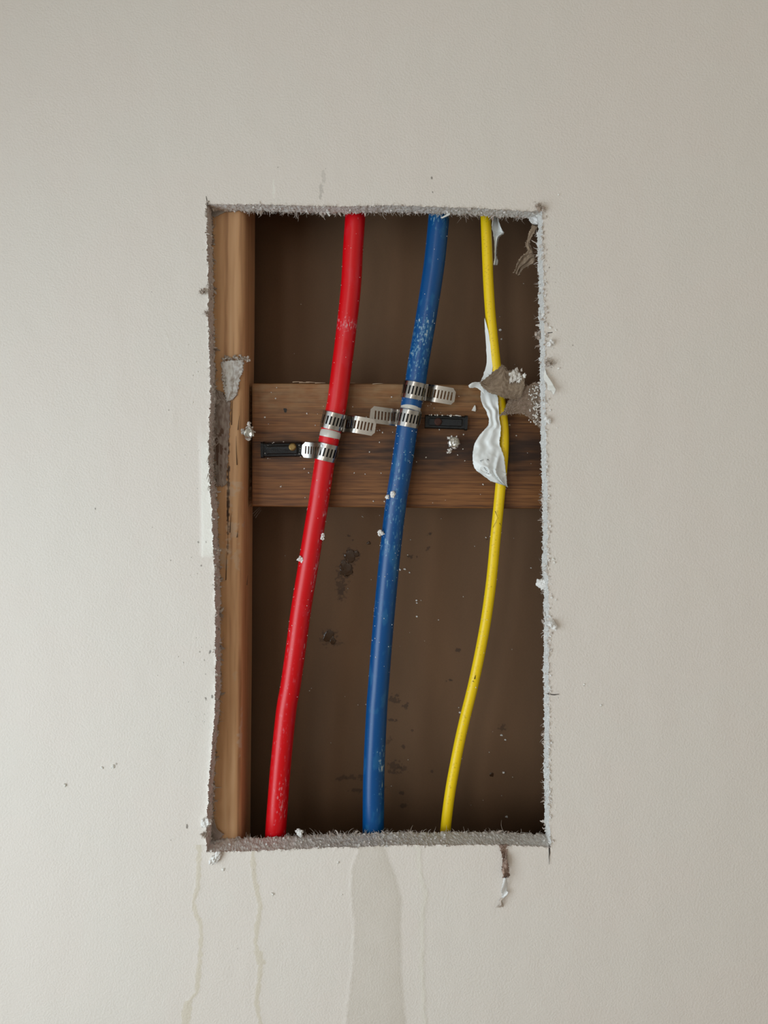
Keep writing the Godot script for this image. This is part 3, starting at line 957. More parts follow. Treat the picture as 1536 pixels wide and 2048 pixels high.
func timber() -> void:
	# stud: its right edge leans a little, from pixel 497 at the top to 477 at the foot
	var g := Gradient.new()
	g.offsets = PackedFloat32Array([0.0, 0.35, 0.6, 1.0])
	g.colors = PackedColorArray([Color(0.66, 0.475, 0.325), Color(0.815, 0.63, 0.455), Color(0.845, 0.665, 0.49), Color(0.885, 0.73, 0.565)])
	var tex := wood(1400, 220, 5, g, func(im: Image):
		for c in [[790, 60, 120, 1.2], [655, 132, 60, 1.2], [700, 150, 70, 1.3], [870, 110, 60, 1.0], [1160, 54, 60, 1.1], [1330, 120, 45, 1.0]]:
			dab(im, c[0], c[1], c[2], c[3], Color(0.20, 0.12, 0.07), 0.85, 0.4)
		dab(im, 1180, 40, 9, 12, Color(0.22, 0.13, 0.08), 0.9, 0.5)
		for k in 26:
			dab(im, rng.randf_range(640, 1000), rng.randf_range(70, 170), rng.randf_range(4, 16), rng.randf_range(2, 6), Color(0.80, 0.75, 0.70), rng.randf_range(0.15, 0.5), 0.8))
	M.stud = plain(Color(1, 1, 1), 0.62)
	M.stud.albedo_texture = tex
	var w := 0.038
	var zc := (-T - 0.0002 + ZS) / 2
	var dep := -T - 0.0002 - ZS
	var top := Vector3(P(495, 300, -T).x - w / 2, 1.75, zc)
	var foot := Vector3(P(477, 1700, -T).x - w / 2 - 0.0005, 0.85, zc)
	var mb := MB.new()
	var prof := PackedVector2Array()
	for p in round_rect(w, dep, 0.0055, 6):
		prof.append(p)
	bar(mb, prof, foot, top, Vector3(1, 0, 0), Vector3(0, 0, -1), 60, 0.0003, Vector2(1, 1))
	# grain: texture's width runs up the stud, its height round the section, with u = 0 at the right-hand face
	for k in mb.uv.size():
		var t := mb.uv[k]
		mb.uv[k] = Vector2((0.9 - t.y) / 0.9, t.x / 0.16)
	var stud := thing("wooden_stud", foot - Vector3(0, 0, dep / 2), "pale tan upright wooden stud along the left of the hole", "stud")
	part(stud, "post", mb, M.stud)
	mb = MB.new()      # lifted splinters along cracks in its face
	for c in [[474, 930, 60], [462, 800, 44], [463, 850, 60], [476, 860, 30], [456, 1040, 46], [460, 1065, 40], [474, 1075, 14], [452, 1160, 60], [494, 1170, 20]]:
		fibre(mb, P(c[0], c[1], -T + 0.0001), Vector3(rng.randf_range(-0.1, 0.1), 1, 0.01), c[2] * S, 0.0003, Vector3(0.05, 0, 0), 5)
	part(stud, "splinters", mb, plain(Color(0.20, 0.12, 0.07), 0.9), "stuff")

	# board across the cavity
	var b := Gradient.new()
	b.offsets = PackedFloat32Array([0.0, 0.3, 0.55, 0.8, 1.0])
	b.colors = PackedColorArray([Color(0.25, 0.13, 0.06), Color(0.40, 0.245, 0.12), Color(0.50, 0.32, 0.165), Color(0.545, 0.355, 0.19), Color(0.61, 0.42, 0.25)])
	var bt := wood(1024, 380, 31, b, func(im: Image):
		# weathered grey upper third, dark stain across the middle, nail hole and knot
		for y in im.get_height():
			var f := smoothstep(150.0, 20.0, y)
			var dk := bump(y - 205.0, 62.0)
			for x in im.get_width():
				var c := im.get_pixel(x, y)
				var u := float(x) / im.get_width()
				var s := clampf(f * (0.55 + 0.6 * broad.get_noise_2d(x * 1.5, y * 3.0)), 0, 1) * 0.75
				c = c.lerp(Color(0.60, 0.49, 0.36), s)
				c = c.lerp(Color(0.15, 0.085, 0.055), clampf(dk * (0.25 + 0.5 * smoothstep(0.2, 0.55, u) + 0.5 * broad.get_noise_2d(x * 0.8, y * 4.0)), 0, 0.8))
				im.set_pixel(x, y, c)
		dab(im, 96, 84, 6, 7, Color(0.05, 0.03, 0.02), 1.0, 0.3)
		dab(im, 240, 44, 9, 5, Color(0.12, 0.07, 0.05), 0.7, 0.5)
		dab(im, 560, 22, 26, 8, Color(0.66, 0.60, 0.54), 0.5, 0.9))
	M.board = plain(Color(1, 1, 1), 0.58)
	M.board.albedo_texture = bt
	mb = MB.new()
	var zf := -0.0358
	var a := P(504.5, 890, zf)
	var e := P(1225, 895, zf)
	var hgt := 247.0 * S * (D - zf) / D
	var bd := zf - ZB - 0.0001
	prof = round_rect(hgt, bd, 0.0012, 3)
	a.z = zf - bd / 2
	e.z = a.z
	bar(mb, prof, a, e, Vector3(0, 1, 0), Vector3(0, 0, 1), 80, 0.0006)
	for k in mb.uv.size():      # flat along the length, down the face
		var p := mb.v[k]
		mb.uv[k] = Vector2((p.x - a.x) / 0.27, clampf(0.5 - (p.y - lerpf(a.y, e.y, (p.x - a.x) / (e.x - a.x))) / (hgt * 1.02), 0.01, 0.99))
	var board := thing("nailing_board", Vector3((a.x + e.x) / 2, a.y, ZB), "brown rough-sawn wooden board fixed across the hole behind the pipes", "board")
	part(board, "plank", mb, M.board)
	mb = MB.new()
	for k in 90:      # torn fibres at the sawn end and splinters along the top
		mb.tint = Color(0.50, 0.33, 0.2).lerp(Color(0.25, 0.14, 0.08), rng.randf())
		var y := rng.randf_range(768, 1018) if k < 55 else 1018.0 - absf(rng.randfn()) * 30
		fibre(mb, P(503, y, zf - rng.randf() * 0.004), Vector3(-1, rng.randf_range(-0.9, 0.3), rng.randf_range(-0.2, 0.5)), rng.randf_range(0.0005, 0.003), 0.00012, Vector3(rng.randfn(), rng.randfn(), 0) * 0.7)
	for k in 7:
		mb.tint = Color(0.52, 0.38, 0.26)
		fibre(mb, P([585, 598, 612, 630, 690, 745, 960][k], [764, 765, 764, 766, 767, 768, 770][k], zf + 0.0002), Vector3(1, rng.randf_range(0.0, 0.14), 0), 0.008, 0.00045, Vector3(0, -0.1, 0), 4)
	for k in 3:
		mb.tint = Color(0.55, 0.5, 0.45)
		fibre(mb, P(505 + k * 3, 1028 + k * 4, zf - 0.003), Vector3(1, 1.0 + 0.3 * k, 0.2), 0.008, 0.00012, Vector3(0.2, 0.1, 0), 4)
	part(board, "splinters", mb, M.fuzz, "stuff")

func pipe_path(px: Array, z0: float, z1: float) -> Array:
	var pts := []
	for p in px:
		pts.append(P(p[0], p[1], lerpf(z0, z1, clampf((p[1] - 400.0) / 1300.0, 0, 1))))
	return pts

func dust_on(root: Node3D, pts: Array, r: float, count: int, lo: float, hi: float, size: float) -> void:
	var mb := MB.new()
	for k in count:
		var t := clampf(rng.randf_range(lo, hi), 0, 0.999) * (pts.size() - 1)
		var p: Vector3 = pts[int(t)].lerp(pts[int(t) + 1], t - int(t))
		var a := rng.randf_range(-0.1, PI + 0.1)
		if rng.randf() < 0.5: a = rng.randf_range(2.4, 3.3) if rng.randf() < 0.5 else rng.randf_range(-0.2, 0.6)
		var s := size * rng.randf_range(0.5, 1.3)
		mb.tint = Color(0.82, 0.80, 0.78)
		blob(mb, p + Vector3(cos(a), rng.randf_range(-0.2, 0.2), sin(a)) * r, Vector3(s, s * rng.randf_range(0.7, 1.6), s), 0.5, 5, 4)
	part(root, "plaster_dust", mb, M.crumb, "stuff")

const RED := [[716, 340], [713, 400], [711, 427], [706, 500], [701.5, 578], [690, 682], [682.7, 740], [675, 800], [670, 825], [666, 842], [661.5, 865]]
const RED_LOW := [[659, 874.5], [653, 904], [649.5, 923], [637, 1006], [628, 1060], [615, 1140], [602.6, 1216], [592, 1295], [581, 1372], [572.7, 1420], [562, 1524], [556, 1600], [552, 1654], [548, 1720], [545, 1780]]
const BLUE := [[888, 340], [881, 400], [878.5, 427], [868.6, 526], [853, 630], [842, 695], [835.5, 734], [831.5, 762], [828, 782], [824, 801], [822, 813.5]]
const BLUE_LOW := [[820.8, 819.5], [817.3, 837], [814, 858], [804, 928], [792, 1006], [782, 1090], [774.5, 1164], [765, 1268], [757, 1372], [753.5, 1420], [748, 1540], [746.5, 1654], [745, 1720], [743, 1780]]
const YELLOW := [[971, 340], [971, 400], [971.5, 430], [974, 500], [977, 570], [981, 630], [986, 680], [992, 735], [999, 790], [1004, 830], [1007, 860], [1007, 900], [1003, 950], [998.5, 1000], [993.5, 1050], [990.5, 1080], [986, 1130], [980.5, 1180], [972, 1240], [963, 1290], [954, 1335], [944, 1380], [931, 1432], [920, 1480], [911, 1525], [901, 1580], [893, 1640], [888, 1700], [882, 1780]]
const ZP := -0.0266
const RR := 0.0077
const RBLUE := 0.0080

func pipes() -> void:
	M.red = plain(Color(1, 1, 1), 0.34)
	M.red.albedo_texture = dusty(Color(0.87, 0.01, 0.075), 1400, 71, [[0.5, 330, 26, 8, 0.45, 60], [0.45, 60, 20, 30, 0.35, 30], [0.45, 1080, 14, 150, 0.3, 70], [0.6, 1250, 8, 40, 0.5, 30], [0.66, 700, 3, 90, 0.5, 60]], 0.8)
	M.blue = plain(Color(1, 1, 1), 0.32)
	M.blue.albedo_texture = dusty(Color(0.0, 0.30, 0.54), 1400, 83, [[0.45, 95, 16, 18, 0.4, 60], [0.5, 345, 14, 22, 0.5, 45], [0.42, 400, 14, 25, 0.4, 50], [0.62, 1230, 6, 40, 0.5, 26], [0.5, 700, 14, 100, 0.35, 60]], 0.9)
	M.yellow = plain(Color(1, 1, 1), 0.40)
	M.yellow.albedo_texture = printed(dusty(Color(0.98, 0.83, 0.03), 1400, 97, [], 0.25))
	for m in [M.red, M.blue, M.yellow]:
		m.uv1_scale = Vector3(1, 2.0, 1)      # half a metre of pipe to the texture
	var spec := [["red_pipe", RED, RED_LOW, RR, M.red, "red plastic water pipe, leftmost of the three pipes in the hole"], ["blue_pipe", BLUE, BLUE_LOW, RBLUE, M.blue, "blue plastic water pipe in the middle of the hole"]]
	for s in spec:
		var up := catmull(pipe_path(s[1], ZP - 0.001, ZP - 0.0006), 90)
		var low := catmull(pipe_path(s[2], ZP, ZP + 0.0014), 130)
		var root := thing(s[0], low[-1], s[5], "pipe")
		var mb := MB.new()
		tube(mb, up, func(_t, _l): return s[3], 36)
		part(root, "upper_length", mb, s[4])
		mb = MB.new()
		tube(mb, low, func(_t, l): return s[3] * (1.0 + 0.02 * smoothstep(0.2, 0.3, l)), 36)
		for k in mb.uv.size():
			mb.uv[k].y += 0.17
		part(root, "lower_length", mb, s[4])
		# fitting that joins them, with a rounded collar in the gap
		mb = MB.new()
		var c0: Vector3 = up[-1]
		var c1: Vector3 = low[0]
		var d := (c1 - c0).normalized()
		var pts := []
		for k in 13: pts.append((c0 - d * 0.003).lerp(c1 + d * 0.003, k / 12.0))
		var bulge: float = 0.0003 if s[0] == "red_pipe" else -0.0003
		tube(mb, pts, func(t, _l): return s[3] + bulge - 0.0012 * pow(absf(t - 0.5) * 2.0, 2.0), 32)
		part(root, "coupling", mb, M.coupling, "", "pale ring of the joint between the clamps")
		dust_on(root, up, s[3], 50, 0.25, 0.95, 0.00022)
		dust_on(root, low, s[3], 110 if s[0] == "blue_pipe" else 80, 0.0, 0.6, 0.00026)
	var ypts := catmull(pipe_path(YELLOW, -0.0308, -0.0285), 220)
	var root := thing("yellow_pipe", ypts[-1], "thin yellow plastic pipe curving down the right of the hole", "pipe")
	var mb := MB.new()
	tube(mb, ypts, func(_t, _l): return 0.00398, 28)
	part(root, "pipe", mb, M.yellow)
	mb = MB.new()
	for s in [[990, 1022, 997, 1038, 0.00025], [986, 1055, 996, 1035, 0.0002], [949, 1358, 951, 1350, 0.0005], [945, 1362, 948, 1364, 0.0003], [999, 1046, 1003, 1052, 0.00025]]:
		var p := P(s[0], s[1], -0.0250)
		var q := P(s[2], s[3], -0.0250)
		fibre(mb, p, q - p, (q - p).length(), s[4], Vector3.ZERO, 3)
	part(root, "scratches", mb, plain(Color(0.24, 0.18, 0.04), 0.8), "stuff")
	dust_on(root, ypts, 0.0040, 26, 0.3, 0.9, 0.00028)

func clamps() -> void:
	var w := 34.0 * S * 1.05
	var place := func(p: Array, z: float) -> Vector3: return P(p[0], p[1], z)
	# direction of each pipe at its clamps
	var ar := (P(671, 825, ZP) - P(658, 880, ZP)).normalized()
	var ab := (P(833, 760, ZP) - P(814, 860, ZP)).normalized()
	var tilt := func(dx: float, dy: float) -> Vector3:     # across a tail that runs along (dx, dy) pixels
		var v := Vector3(dy, dx, 0).normalized()
		return v if v.y > 0 else -v
	var zt := -0.0290
	var g := "slotted steel hose clamps round the pipe joints"
	var c := P(665.8, 842, ZP - 0.00085)
	var root := thing("hose_clamp", c, "upper steel hose clamp on the red pipe, its slotted tail pointing right", "hose clamp", g)
	clamp_band(root, c, ar, RR, w)
	clamp_tail(root, [P(681, 846, -0.0325), P(690, 847.5, -0.0338), P(697, 847.5, -0.0322), P(704, 848, -0.0285), P(712, 849, zt + 0.0025), P(730, 852, zt + 0.003), P(751, 856, zt + 0.003)], tilt.call(60, 9), w)
	c = P(653.3, 904, ZP + 0.00055)
	root = thing("hose_clamp", c, "lower steel hose clamp on the red pipe with black housing at its left", "hose clamp", g)
	clamp_band(root, c, ar, RR, w)
	clamp_tail(root, [P(646, 905, -0.0180), P(637, 902, -0.0205), P(627, 901, -0.0245), P(615, 900, -0.0275), P(604, 899, -0.029)], tilt.call(-60, -6), w * 0.92)
	screw_housing(root, P(525, 900, -0.0318), P(603, 898.5, -0.0318), 29 * S * 1.06, 0.0075, P(585, 894, -0.0272), M.brass)
	c = P(828, 782, ZP - 0.0009)
	root = thing("hose_clamp", c, "upper steel hose clamp on the blue pipe, its slotted tail pointing right", "hose clamp", g)
	clamp_band(root, c, ab, RBLUE, w)
	clamp_tail(root, [P(845, 784, -0.0325), P(853, 785, -0.0340), P(859, 785.5, -0.0325), P(866, 786.5, -0.029), P(875, 788, zt + 0.001), P(893, 791, zt + 0.0015), P(910, 794, zt + 0.0015)], tilt.call(45, 7), w)
	c = P(817.3, 837, ZP + 0.00047)
	root = thing("hose_clamp", c, "lower steel hose clamp on the blue pipe with black housing at its right", "hose clamp", g)
	clamp_band(root, c, ab, RBLUE, w)
	clamp_tail(root, [P(800, 836, -0.0318), P(792, 835.5, -0.0328), P(783, 834, -0.0312), P(772, 832.5, -0.0298), P(757, 830.5, -0.0292), P(740, 828, -0.0288)], tilt.call(-55, -7), w)
	screw_housing(root, P(932, 846, -0.0322), P(850, 843, -0.0322), 27 * S * 1.06, 0.0068, P(876, 843.5, -0.028), M.rusty)

func drywall_screw(at: Vector3, towards: Vector3, length: float, label: String, lumps: int, lump_at: Vector3, pale := 1.0) -> void:
	var root := thing("drywall_screw", at, label, "screw", "screws left standing in the timber")
	var mb := MB.new()
	var d := towards.normalized()
	tube(mb, [at - d * length, at - d * 0.003, at - d * 0.0012, at - d * 0.0003, at + d * 0.0001], func(t, _l): return [0.0016, 0.0018, 0.0036, 0.0043, 0.0040][int(round(t * 4))], 20)
	part(root, "shank", mb, M.zinc)
	mb = MB.new()
	tube(mb, [at, at + d * 0.0004, at + d * 0.0008], func(t, _l): return lerpf(0.0040, 0.0030, t), 20)
	blob(mb, at + d * 0.0007, Vector3(0.0028, 0.0026, 0.0007), 0.5, 11, 7)
	part(root, "screw_head", mb, M.zinc)
	mb = MB.new()
	for k in lumps:
		mb.tint = Color(0.35, 0.28, 0.23).lerp(Color(0.85, 0.83, 0.8), rng.randf() * pale)
		var a := TAU * k / lumps + rng.randf() * 0.8
		blob(mb, at - d * 0.0012 + Vector3(cos(a), sin(a), 0) * rng.randf_range(0.0036, 0.0047) + Vector3(rng.randfn(), rng.randfn(), 0) * 0.0004, Vector3(rng.randf_range(0.4, 1.3), rng.randf_range(0.4, 1.3), 0.7) * 0.0012, 0.8, 7, 5)
	for k in 14:
		mb.tint = Color(0.5, 0.43, 0.37).lerp(Color(0.88, 0.86, 0.84), rng.randf())
		blob(mb, at + lump_at * rng.randf_range(0.55, 1.15) + Vector3(rng.randfn(), rng.randfn(), rng.randfn()) * 0.0007, Vector3(rng.randf_range(0.5, 1.2), rng.randf_range(0.5, 1.2), 0.7) * 0.001, 0.7, 6, 4)
	part(root, "stuck_plaster", mb, M.crumb)

func fixings() -> void:
	drywall_screw(P(908, 884.5, -0.0262), Vector3(0.05, 0.05, 1), 0.012, "shiny silver screw in the brown board with a scrap of plaster under it", 11, Vector3(-0.0034, -0.0072, -0.002))
	drywall_screw(P(498, 866, -0.0130), Vector3(0.6, -0.1, 0.7), 0.010, "plaster-caked screw sticking out of the edge of the tan stud", 9, Vector3(0.0002, 0.0072, 0.001), 0.5)

# ------------------------------------------------------------------ torn paper and plastic
func paper_shade(light: Color, dark: Color, k: float) -> Callable:
	var off := rng.randf() * 400.0
	return func(u: float, v: float) -> Color: return dark.lerp(light, clampf(0.5 + k * fine.get_noise_2d(u * 160.0 + off, v * 160.0) + 0.6 * broad.get_noise_2d(u * 150.0 + off, v * 150.0), 0, 1))

func rumple(z0: float, z1: float, amp: float, k := 1.0) -> Callable:
	var off := rng.randf() * 400.0
	return func(u: float, v: float) -> float: return lerpf(z0, z1, v) + amp * broad.get_noise_2d(u * 110.0 * k + off, v * 160.0 * k) + amp * 0.3 * fine.get_noise_2d(u * 90.0 * k, v * 120.0 * k + off)

func whiskers(mb: MB, rows: Array, z: float, count: int, size: float, light: Color, dark: Color, edges_only := false) -> void:
	var c := catmull(rows, 40)
	for k in count:
		var r: Vector4 = c[rng.randi() % 41]
		var u := rng.randf()
		if edges_only: u = 0.0 if rng.randf() < 0.5 else 1.0
		mb.tint = dark.lerp(light, rng.randf())
		fibre(mb, P(lerpf(r.x, r.z, u), lerpf(r.y, r.w, u), z), Vector3(rng.randfn(), rng.randfn(), absf(rng.randfn()) * 0.6), size * rng.randf_range(0.4, 1.4), rng.randf_range(0.00007, 0.00018), Vector3(rng.randfn(), rng.randfn(), rng.randfn()), 3)

func scraps() -> void:
	var tan_l := Color(0.36, 0.27, 0.19)
	var tan_d := Color(0.22, 0.155, 0.105)
	# white plastic film stuck over the yellow pipe
	var rows := zoom_rows([[345, 1050 - 0, 347, 1050]], 880, 370, 3.84)
	rows = [Vector4(968.5, 636, 969.5, 636), Vector4(970, 660, 976, 660), Vector4(972, 690, 981, 690), Vector4(973.5, 721, 985, 721), Vector4(968, 746, 985, 746), Vector4(962, 762, 986, 762), Vector4(962, 782, 990, 782), Vector4(961, 795, 996, 795), Vector4(965, 809, 996.5, 809), Vector4(972, 822, 998, 822), Vector4(977, 836, 998.5, 836), Vector4(977, 850, 1001, 850), Vector4(971, 857, 1002, 857), Vector4(959.6, 870, 1001, 870), Vector4(951, 884, 999, 884), Vector4(947, 898, 1002, 898), Vector4(945.7, 911, 1007, 911), Vector4(946, 925, 1009.5, 925), Vector4(951, 939, 1011, 939), Vector4(959, 945.5, 1012, 947), Vector4(968, 952, 1013, 954), Vector4(979, 960, 1013.6, 962), Vector4(989, 965, 1014, 969), Vector4(1012, 972, 1016, 975)]
	var fold := func(u: float, v: float) -> float:
		var z := -0.0232
		var py := 636.0 + 339.0 * v
		# long pleats above, a puffed pocket and a turned-over right edge below
		var pocket := smoothstep(850, 900, py)
		z += (1.0 - pocket) * 0.0006 * sin(u * 13.0 + 3.0 * broad.get_noise_2d(py * 2.0, 4.0)) * smoothstep(700, 780, py)
		z += pocket * 0.0030 * sin(PI * clampf(u * 1.15, 0, 1)) * smoothstep(980, 930, py)
		z += pocket * 0.0030 * bump(u - 0.80 + 0.18 * sin((py - 880.0) * 0.035), 0.055) - pocket * 0.0016 * bump(u - 0.68 + 0.18 * sin((py - 880.0) * 0.035), 0.06)
		z += pocket * 0.0012 * bump(Vector2((u - 0.30) * 1.6, (py - 905.0) / 40.0).length() - 0.28, 0.08)
		z += pocket * 0.0007 * bump(py - 880.0 - 8.0 * sin(u * 7.0), 5.0) * smoothstep(0.6, 0.3, u)
		z += 0.0006 * broad.get_noise_2d(u * 110.0, py * 0.9) * (1.2 - pocket) + 0.00025 * broad.get_noise_2d(u * 200.0, py * 2.5)
		z += 0.0011 * pocket * pow(1.0 - absf(clampf(2.6 * broad.get_noise_2d(u * 120.0 + py * 0.3, py * 1.5), -1.0, 1.0)), 3.0)
		if py < 760: z = lerpf(-0.0275, z, smoothstep(690, 765, py)) - 0.001 * (1.0 - u)
		return z
	var mb := MB.new()
	sheet(mb, rows, 34, 110, fold, 0.0003, 0.5)
	var film := thing("plastic_film", P(985, 970, -0.026), "crumpled white plastic film clinging to the yellow pipe across the board", "plastic film")
	part(film, "sheet", mb, M.plastic)
	mb = MB.new()
	sheet(mb, [Vector4(937, 771, 938, 775), Vector4(943, 766, 944, 776), Vector4(950, 764, 952, 775), Vector4(957, 764, 960, 780), Vector4(964, 764, 969, 788)], 6, 14, func(u, v): return -0.0215 + 0.0012 * sin(v * 5.0 + u * 2.0), 0.0003, 0.4)
	part(film, "loose_corner", mb, M.plastic)
	mb = MB.new()
	for s in [[960, 922, 968, 919], [962, 924, 963, 922], [974, 918, 979, 922], [975, 920, 978, 918], [968, 935, 971, 938], [970, 938, 972, 941], [972, 941, 976, 943], [973, 945, 974, 946], [976, 947, 978, 949], [994, 955, 995, 956]]:
		var p := P(s[0], s[1], -0.0195)
		var q := P(s[2], s[3], -0.0195)
		fibre(mb, p, q - p, (q - p).length(), 0.00022, Vector3.ZERO, 2)
	part(film, "dark_flecks", mb, plain(Color(0.08, 0.08, 0.08), 0.9), "stuff")
	# narrow piece behind the top of the pipe
	mb = MB.new()
	rows = zoom_rows([[395, 200, 470, 200], [385, 330, 480, 300], [375, 430, 520, 450], [375, 500, 560, 530], [390, 540, 580, 570], [400, 620, 500, 640], [415, 740, 470, 760], [415, 880, 455, 880], [415, 990, 460, 980], [405, 1060, 480, 1040], [405, 1110, 465, 1110]], 940, 400, 8.533)
	sheet(mb, rows, 14, 60, func(u, v): return -0.0300 + 0.0026 * sin(u * 6.0 + v * 7.0) - 0.002 * u + 0.001 * broad.get_noise_2d(u * 90, v * 300), 0.0003, 0.4)
	single("plastic_film", mb, M.plastic, "narrow white plastic strip beside the top of the yellow pipe", "plastic film")
	# brown backing paper hanging off the right edge, two lobes
	var flap := thing("torn_paper", P(1080, 800, -0.0165), "wide brown torn backing paper reaching from the right edge over the yellow pipe", "torn paper")
	mb = MB.new()
	var ra := zoom_columns([[300, 320, 345], [400, 248, 455], [500, 165, 505], [600, 88, 535], [640, 85, 548], [700, 165, 565], [780, 150, 580], [850, 165, 575], [900, 205, 530], [945, 290, 400]], 920, 720, 7.315)
	sheet(mb, ra, 26, 60, rumple(-0.0150, -0.0150, 0.0016), 0.0005, 1.4, paper_shade(tan_l, tan_d, 0.6))
	part(flap, "upper_lobe", mb, M.paper)
	mb = MB.new()
	var rb := zoom_columns([[590, 800, 812], [650, 735, 802], [700, 605, 790], [760, 575, 785], [850, 500, 782], [950, 400, 805], [1050, 352, 870], [1140, 335, 960], [1165, 335, 975]], 920, 720, 7.315)
	sheet(mb, rb, 26, 60, rumple(-0.0185, -0.0168, 0.0014), 0.0005, 1.4, paper_shade(Color(0.33, 0.235, 0.175), tan_d, 0.8))
	part(flap, "lower_lobe", mb, M.paper)
	mb = MB.new()
	whiskers(mb, ra, -0.0141, 200, 0.0013, Color(0.55, 0.44, 0.34), tan_d)
	whiskers(mb, ra, -0.0146, 140, 0.0016, Color(0.50, 0.40, 0.30), tan_d, true)
	whiskers(mb, rb, -0.0158, 480, 0.0012, Color(0.60, 0.49, 0.40), tan_d)
	whiskers(mb, rb, -0.0162, 140, 0.0016, Color(0.60, 0.49, 0.40), tan_d, true)
	part(flap, "paper_fuzz", mb, M.fuzz, "stuff")
	mb = MB.new()
	for k in 90:
		mb.tint = Color(0.82, 0.80, 0.76).lerp(Color(0.5, 0.42, 0.34), rng.randf() * 0.7)
		var px := 1076.0 - absf(rng.randfn()) * 8.0
		var r := rng.randf_range(0.0002, 0.0006)
		blob(mb, P(px, rng.randf_range(770, 850), -0.0155), Vector3(r, r * 1.3, r), 0.6, 6, 4)
	for k in 16:
		mb.tint = Color(0.84, 0.81, 0.76).lerp(Color(0.4, 0.32, 0.25), rng.randf() * 0.8)
		var r := rng.randf_range(0.0007, 0.0022)
		blob(mb, P(1034 + rng.randfn() * 6, 752 + rng.randfn() * 5, -0.0145), Vector3(r * rng.randf_range(0.5, 1.2), r, r * 0.5), 0.9, 9, 7)
	part(flap, "gypsum_crumbs", mb, M.crumb, "stuff")
	# curl of brown paper at the top right
	mb = MB.new()
	rows = zoom_rows([[1060, 410, 1170, 440], [1050, 450, 1140, 480], [1015, 530, 1090, 560], [990, 620, 1045, 650], [955, 720, 1020, 730], [955, 780, 1040, 790], [985, 850, 1060, 840], [960, 895, 1075, 900], [890, 950, 1095, 970], [850, 1000, 1105, 1040], [820, 1060, 1050, 1095], [800, 1100, 900, 1185], [770, 1190, 865, 1225], [742, 1240, 850, 1290]], 940, 400, 8.533)
	sheet(mb, rows, 18, 70, func(u, v): return -0.0178 - 0.010 * v + 0.0018 * sin(u * 14.0 * smoothstep(0.5, 0.7, v) + 1.0) * (1.0 - 0.4 * v) + 0.001 * broad.get_noise_2d(u * 100, v * 400) + 0.003 * sin(v * 12.0) * (1.0 - v), 0.0004, 1.2, paper_shade(Color(0.40, 0.30, 0.21), tan_d, 0.7))
	var curl := thing("torn_paper", P(1078, 452, -0.0178), "curled brown scrap of backing paper hanging in the top right corner", "torn paper")
	part(curl, "scrap", mb, M.paper)
	mb = MB.new()
	whiskers(mb, rows, -0.0235, 90, 0.0013, Color(0.55, 0.45, 0.35), tan_d, true)
	part(curl, "paper_fuzz", mb, M.fuzz, "stuff")
	# twisted strip hanging below the hole
	var strip := thing("torn_paper", P(1004, 1692, 0.001), "twisted brown and white paper strip hanging below the bottom edge of the hole", "torn paper")
	rows = zoom_rows([[370, 470, 560, 480], [390, 560, 530, 560], [418, 680, 512, 690], [438, 760, 512, 760], [428, 850, 545, 860], [424, 960, 556, 980], [445, 1060, 566, 1060], [440, 1115, 548, 1108]], 960, 1640, 9.6)
	mb = MB.new()
	sheet(mb, rows, 12, 50, func(u, v): return 0.0012 + 0.0035 * v + 0.0016 * sin(u * 4.0 + v * 9.0) + 0.0012 * broad.get_noise_2d(u * 160, v * 500), 0.0005, 1.2, paper_shade(Color(0.50, 0.36, 0.29), Color(0.19, 0.11, 0.08), 0.9))
	part(strip, "brown_paper", mb, M.paper)
	mb = MB.new()
	var rw := zoom_rows([[452, 1110, 525, 1110], [430, 1250, 522, 1260], [408, 1350, 522, 1360], [418, 1400, 545, 1392], [428, 1470, 492, 1470], [400, 1505, 450, 1505], [368, 1560, 425, 1552], [392, 1620, 442, 1650], [300, 1685, 440, 1668]], 960, 1640, 9.6)
	sheet(mb, rw, 10, 50, func(u, v): return 0.0045 - 0.003 * v + 0.0012 * sin(u * 3.0 + v * 8.0), 0.0005, 0.9, func(_u, v): return Color(0.86, 0.85, 0.83) if v < 0.62 else Color(0.62, 0.54, 0.47))
	part(strip, "white_paper", mb, M.paper)
	mb = MB.new()
	whiskers(mb, rows, 0.004, 170, 0.0012, Color(0.62, 0.5, 0.42), Color(0.2, 0.12, 0.09))
	part(strip, "paper_fuzz", mb, M.fuzz, "stuff")
	# white flap of face paper turned out at the right edge
	rows = zoom_rows([[268, 940, 292, 925], [256, 1000, 308, 1005], [262, 1100, 370, 1100], [320, 1195, 425, 1190], [345, 1300, 478, 1285], [400, 1318, 472, 1330], [430, 1385, 444, 1388]], 1060, 640, 9.314)
	mb = MB.new()
	sheet(mb, rows, 10, 30, func(u, v): return 0.0008 + 0.0035 * v + 0.001 * u - 0.0012 * bump(v - 0.52, 0.05), 0.0004, 0.3)
	single("paper_flap", mb, M.white_chip, "small white flap of face paper turned out at the right edge of the hole", "paper flap")
	# torn paper and plaster left on the stud
	rows = zoom_rows([[215, 220, 440, 200], [225, 330, 442, 290], [235, 430, 402, 420], [250, 520, 385, 530], [262, 600, 350, 595], [270, 628, 300, 626]], 400, 680, 5.117)
	mb = MB.new()
	sheet(mb, rows, 20, 50, func(u, v): return -T + 0.0010 + 0.0016 * bump(u - 0.35 + 0.12 * sin(v * 9.0), 0.16) + 0.0016 * broad.get_noise_2d(u * 220, v * 320) + 0.0004 * fine.get_noise_2d(u * 90, v * 160), 0.0012, 1.6, func(u, v): return Color(0.50, 0.43, 0.38).lerp(Color(0.88, 0.87, 0.85), clampf(0.75 + 0.8 * bump(u - 0.3, 0.22) - 0.3 + 1.1 * fine.get_noise_2d(u * 120, v * 160), 0, 1)))
	var lump := thing("plaster_scrap", P(455, 800, -T), "torn white plaster and grey paper scrap stuck on the face of the stud", "plaster")
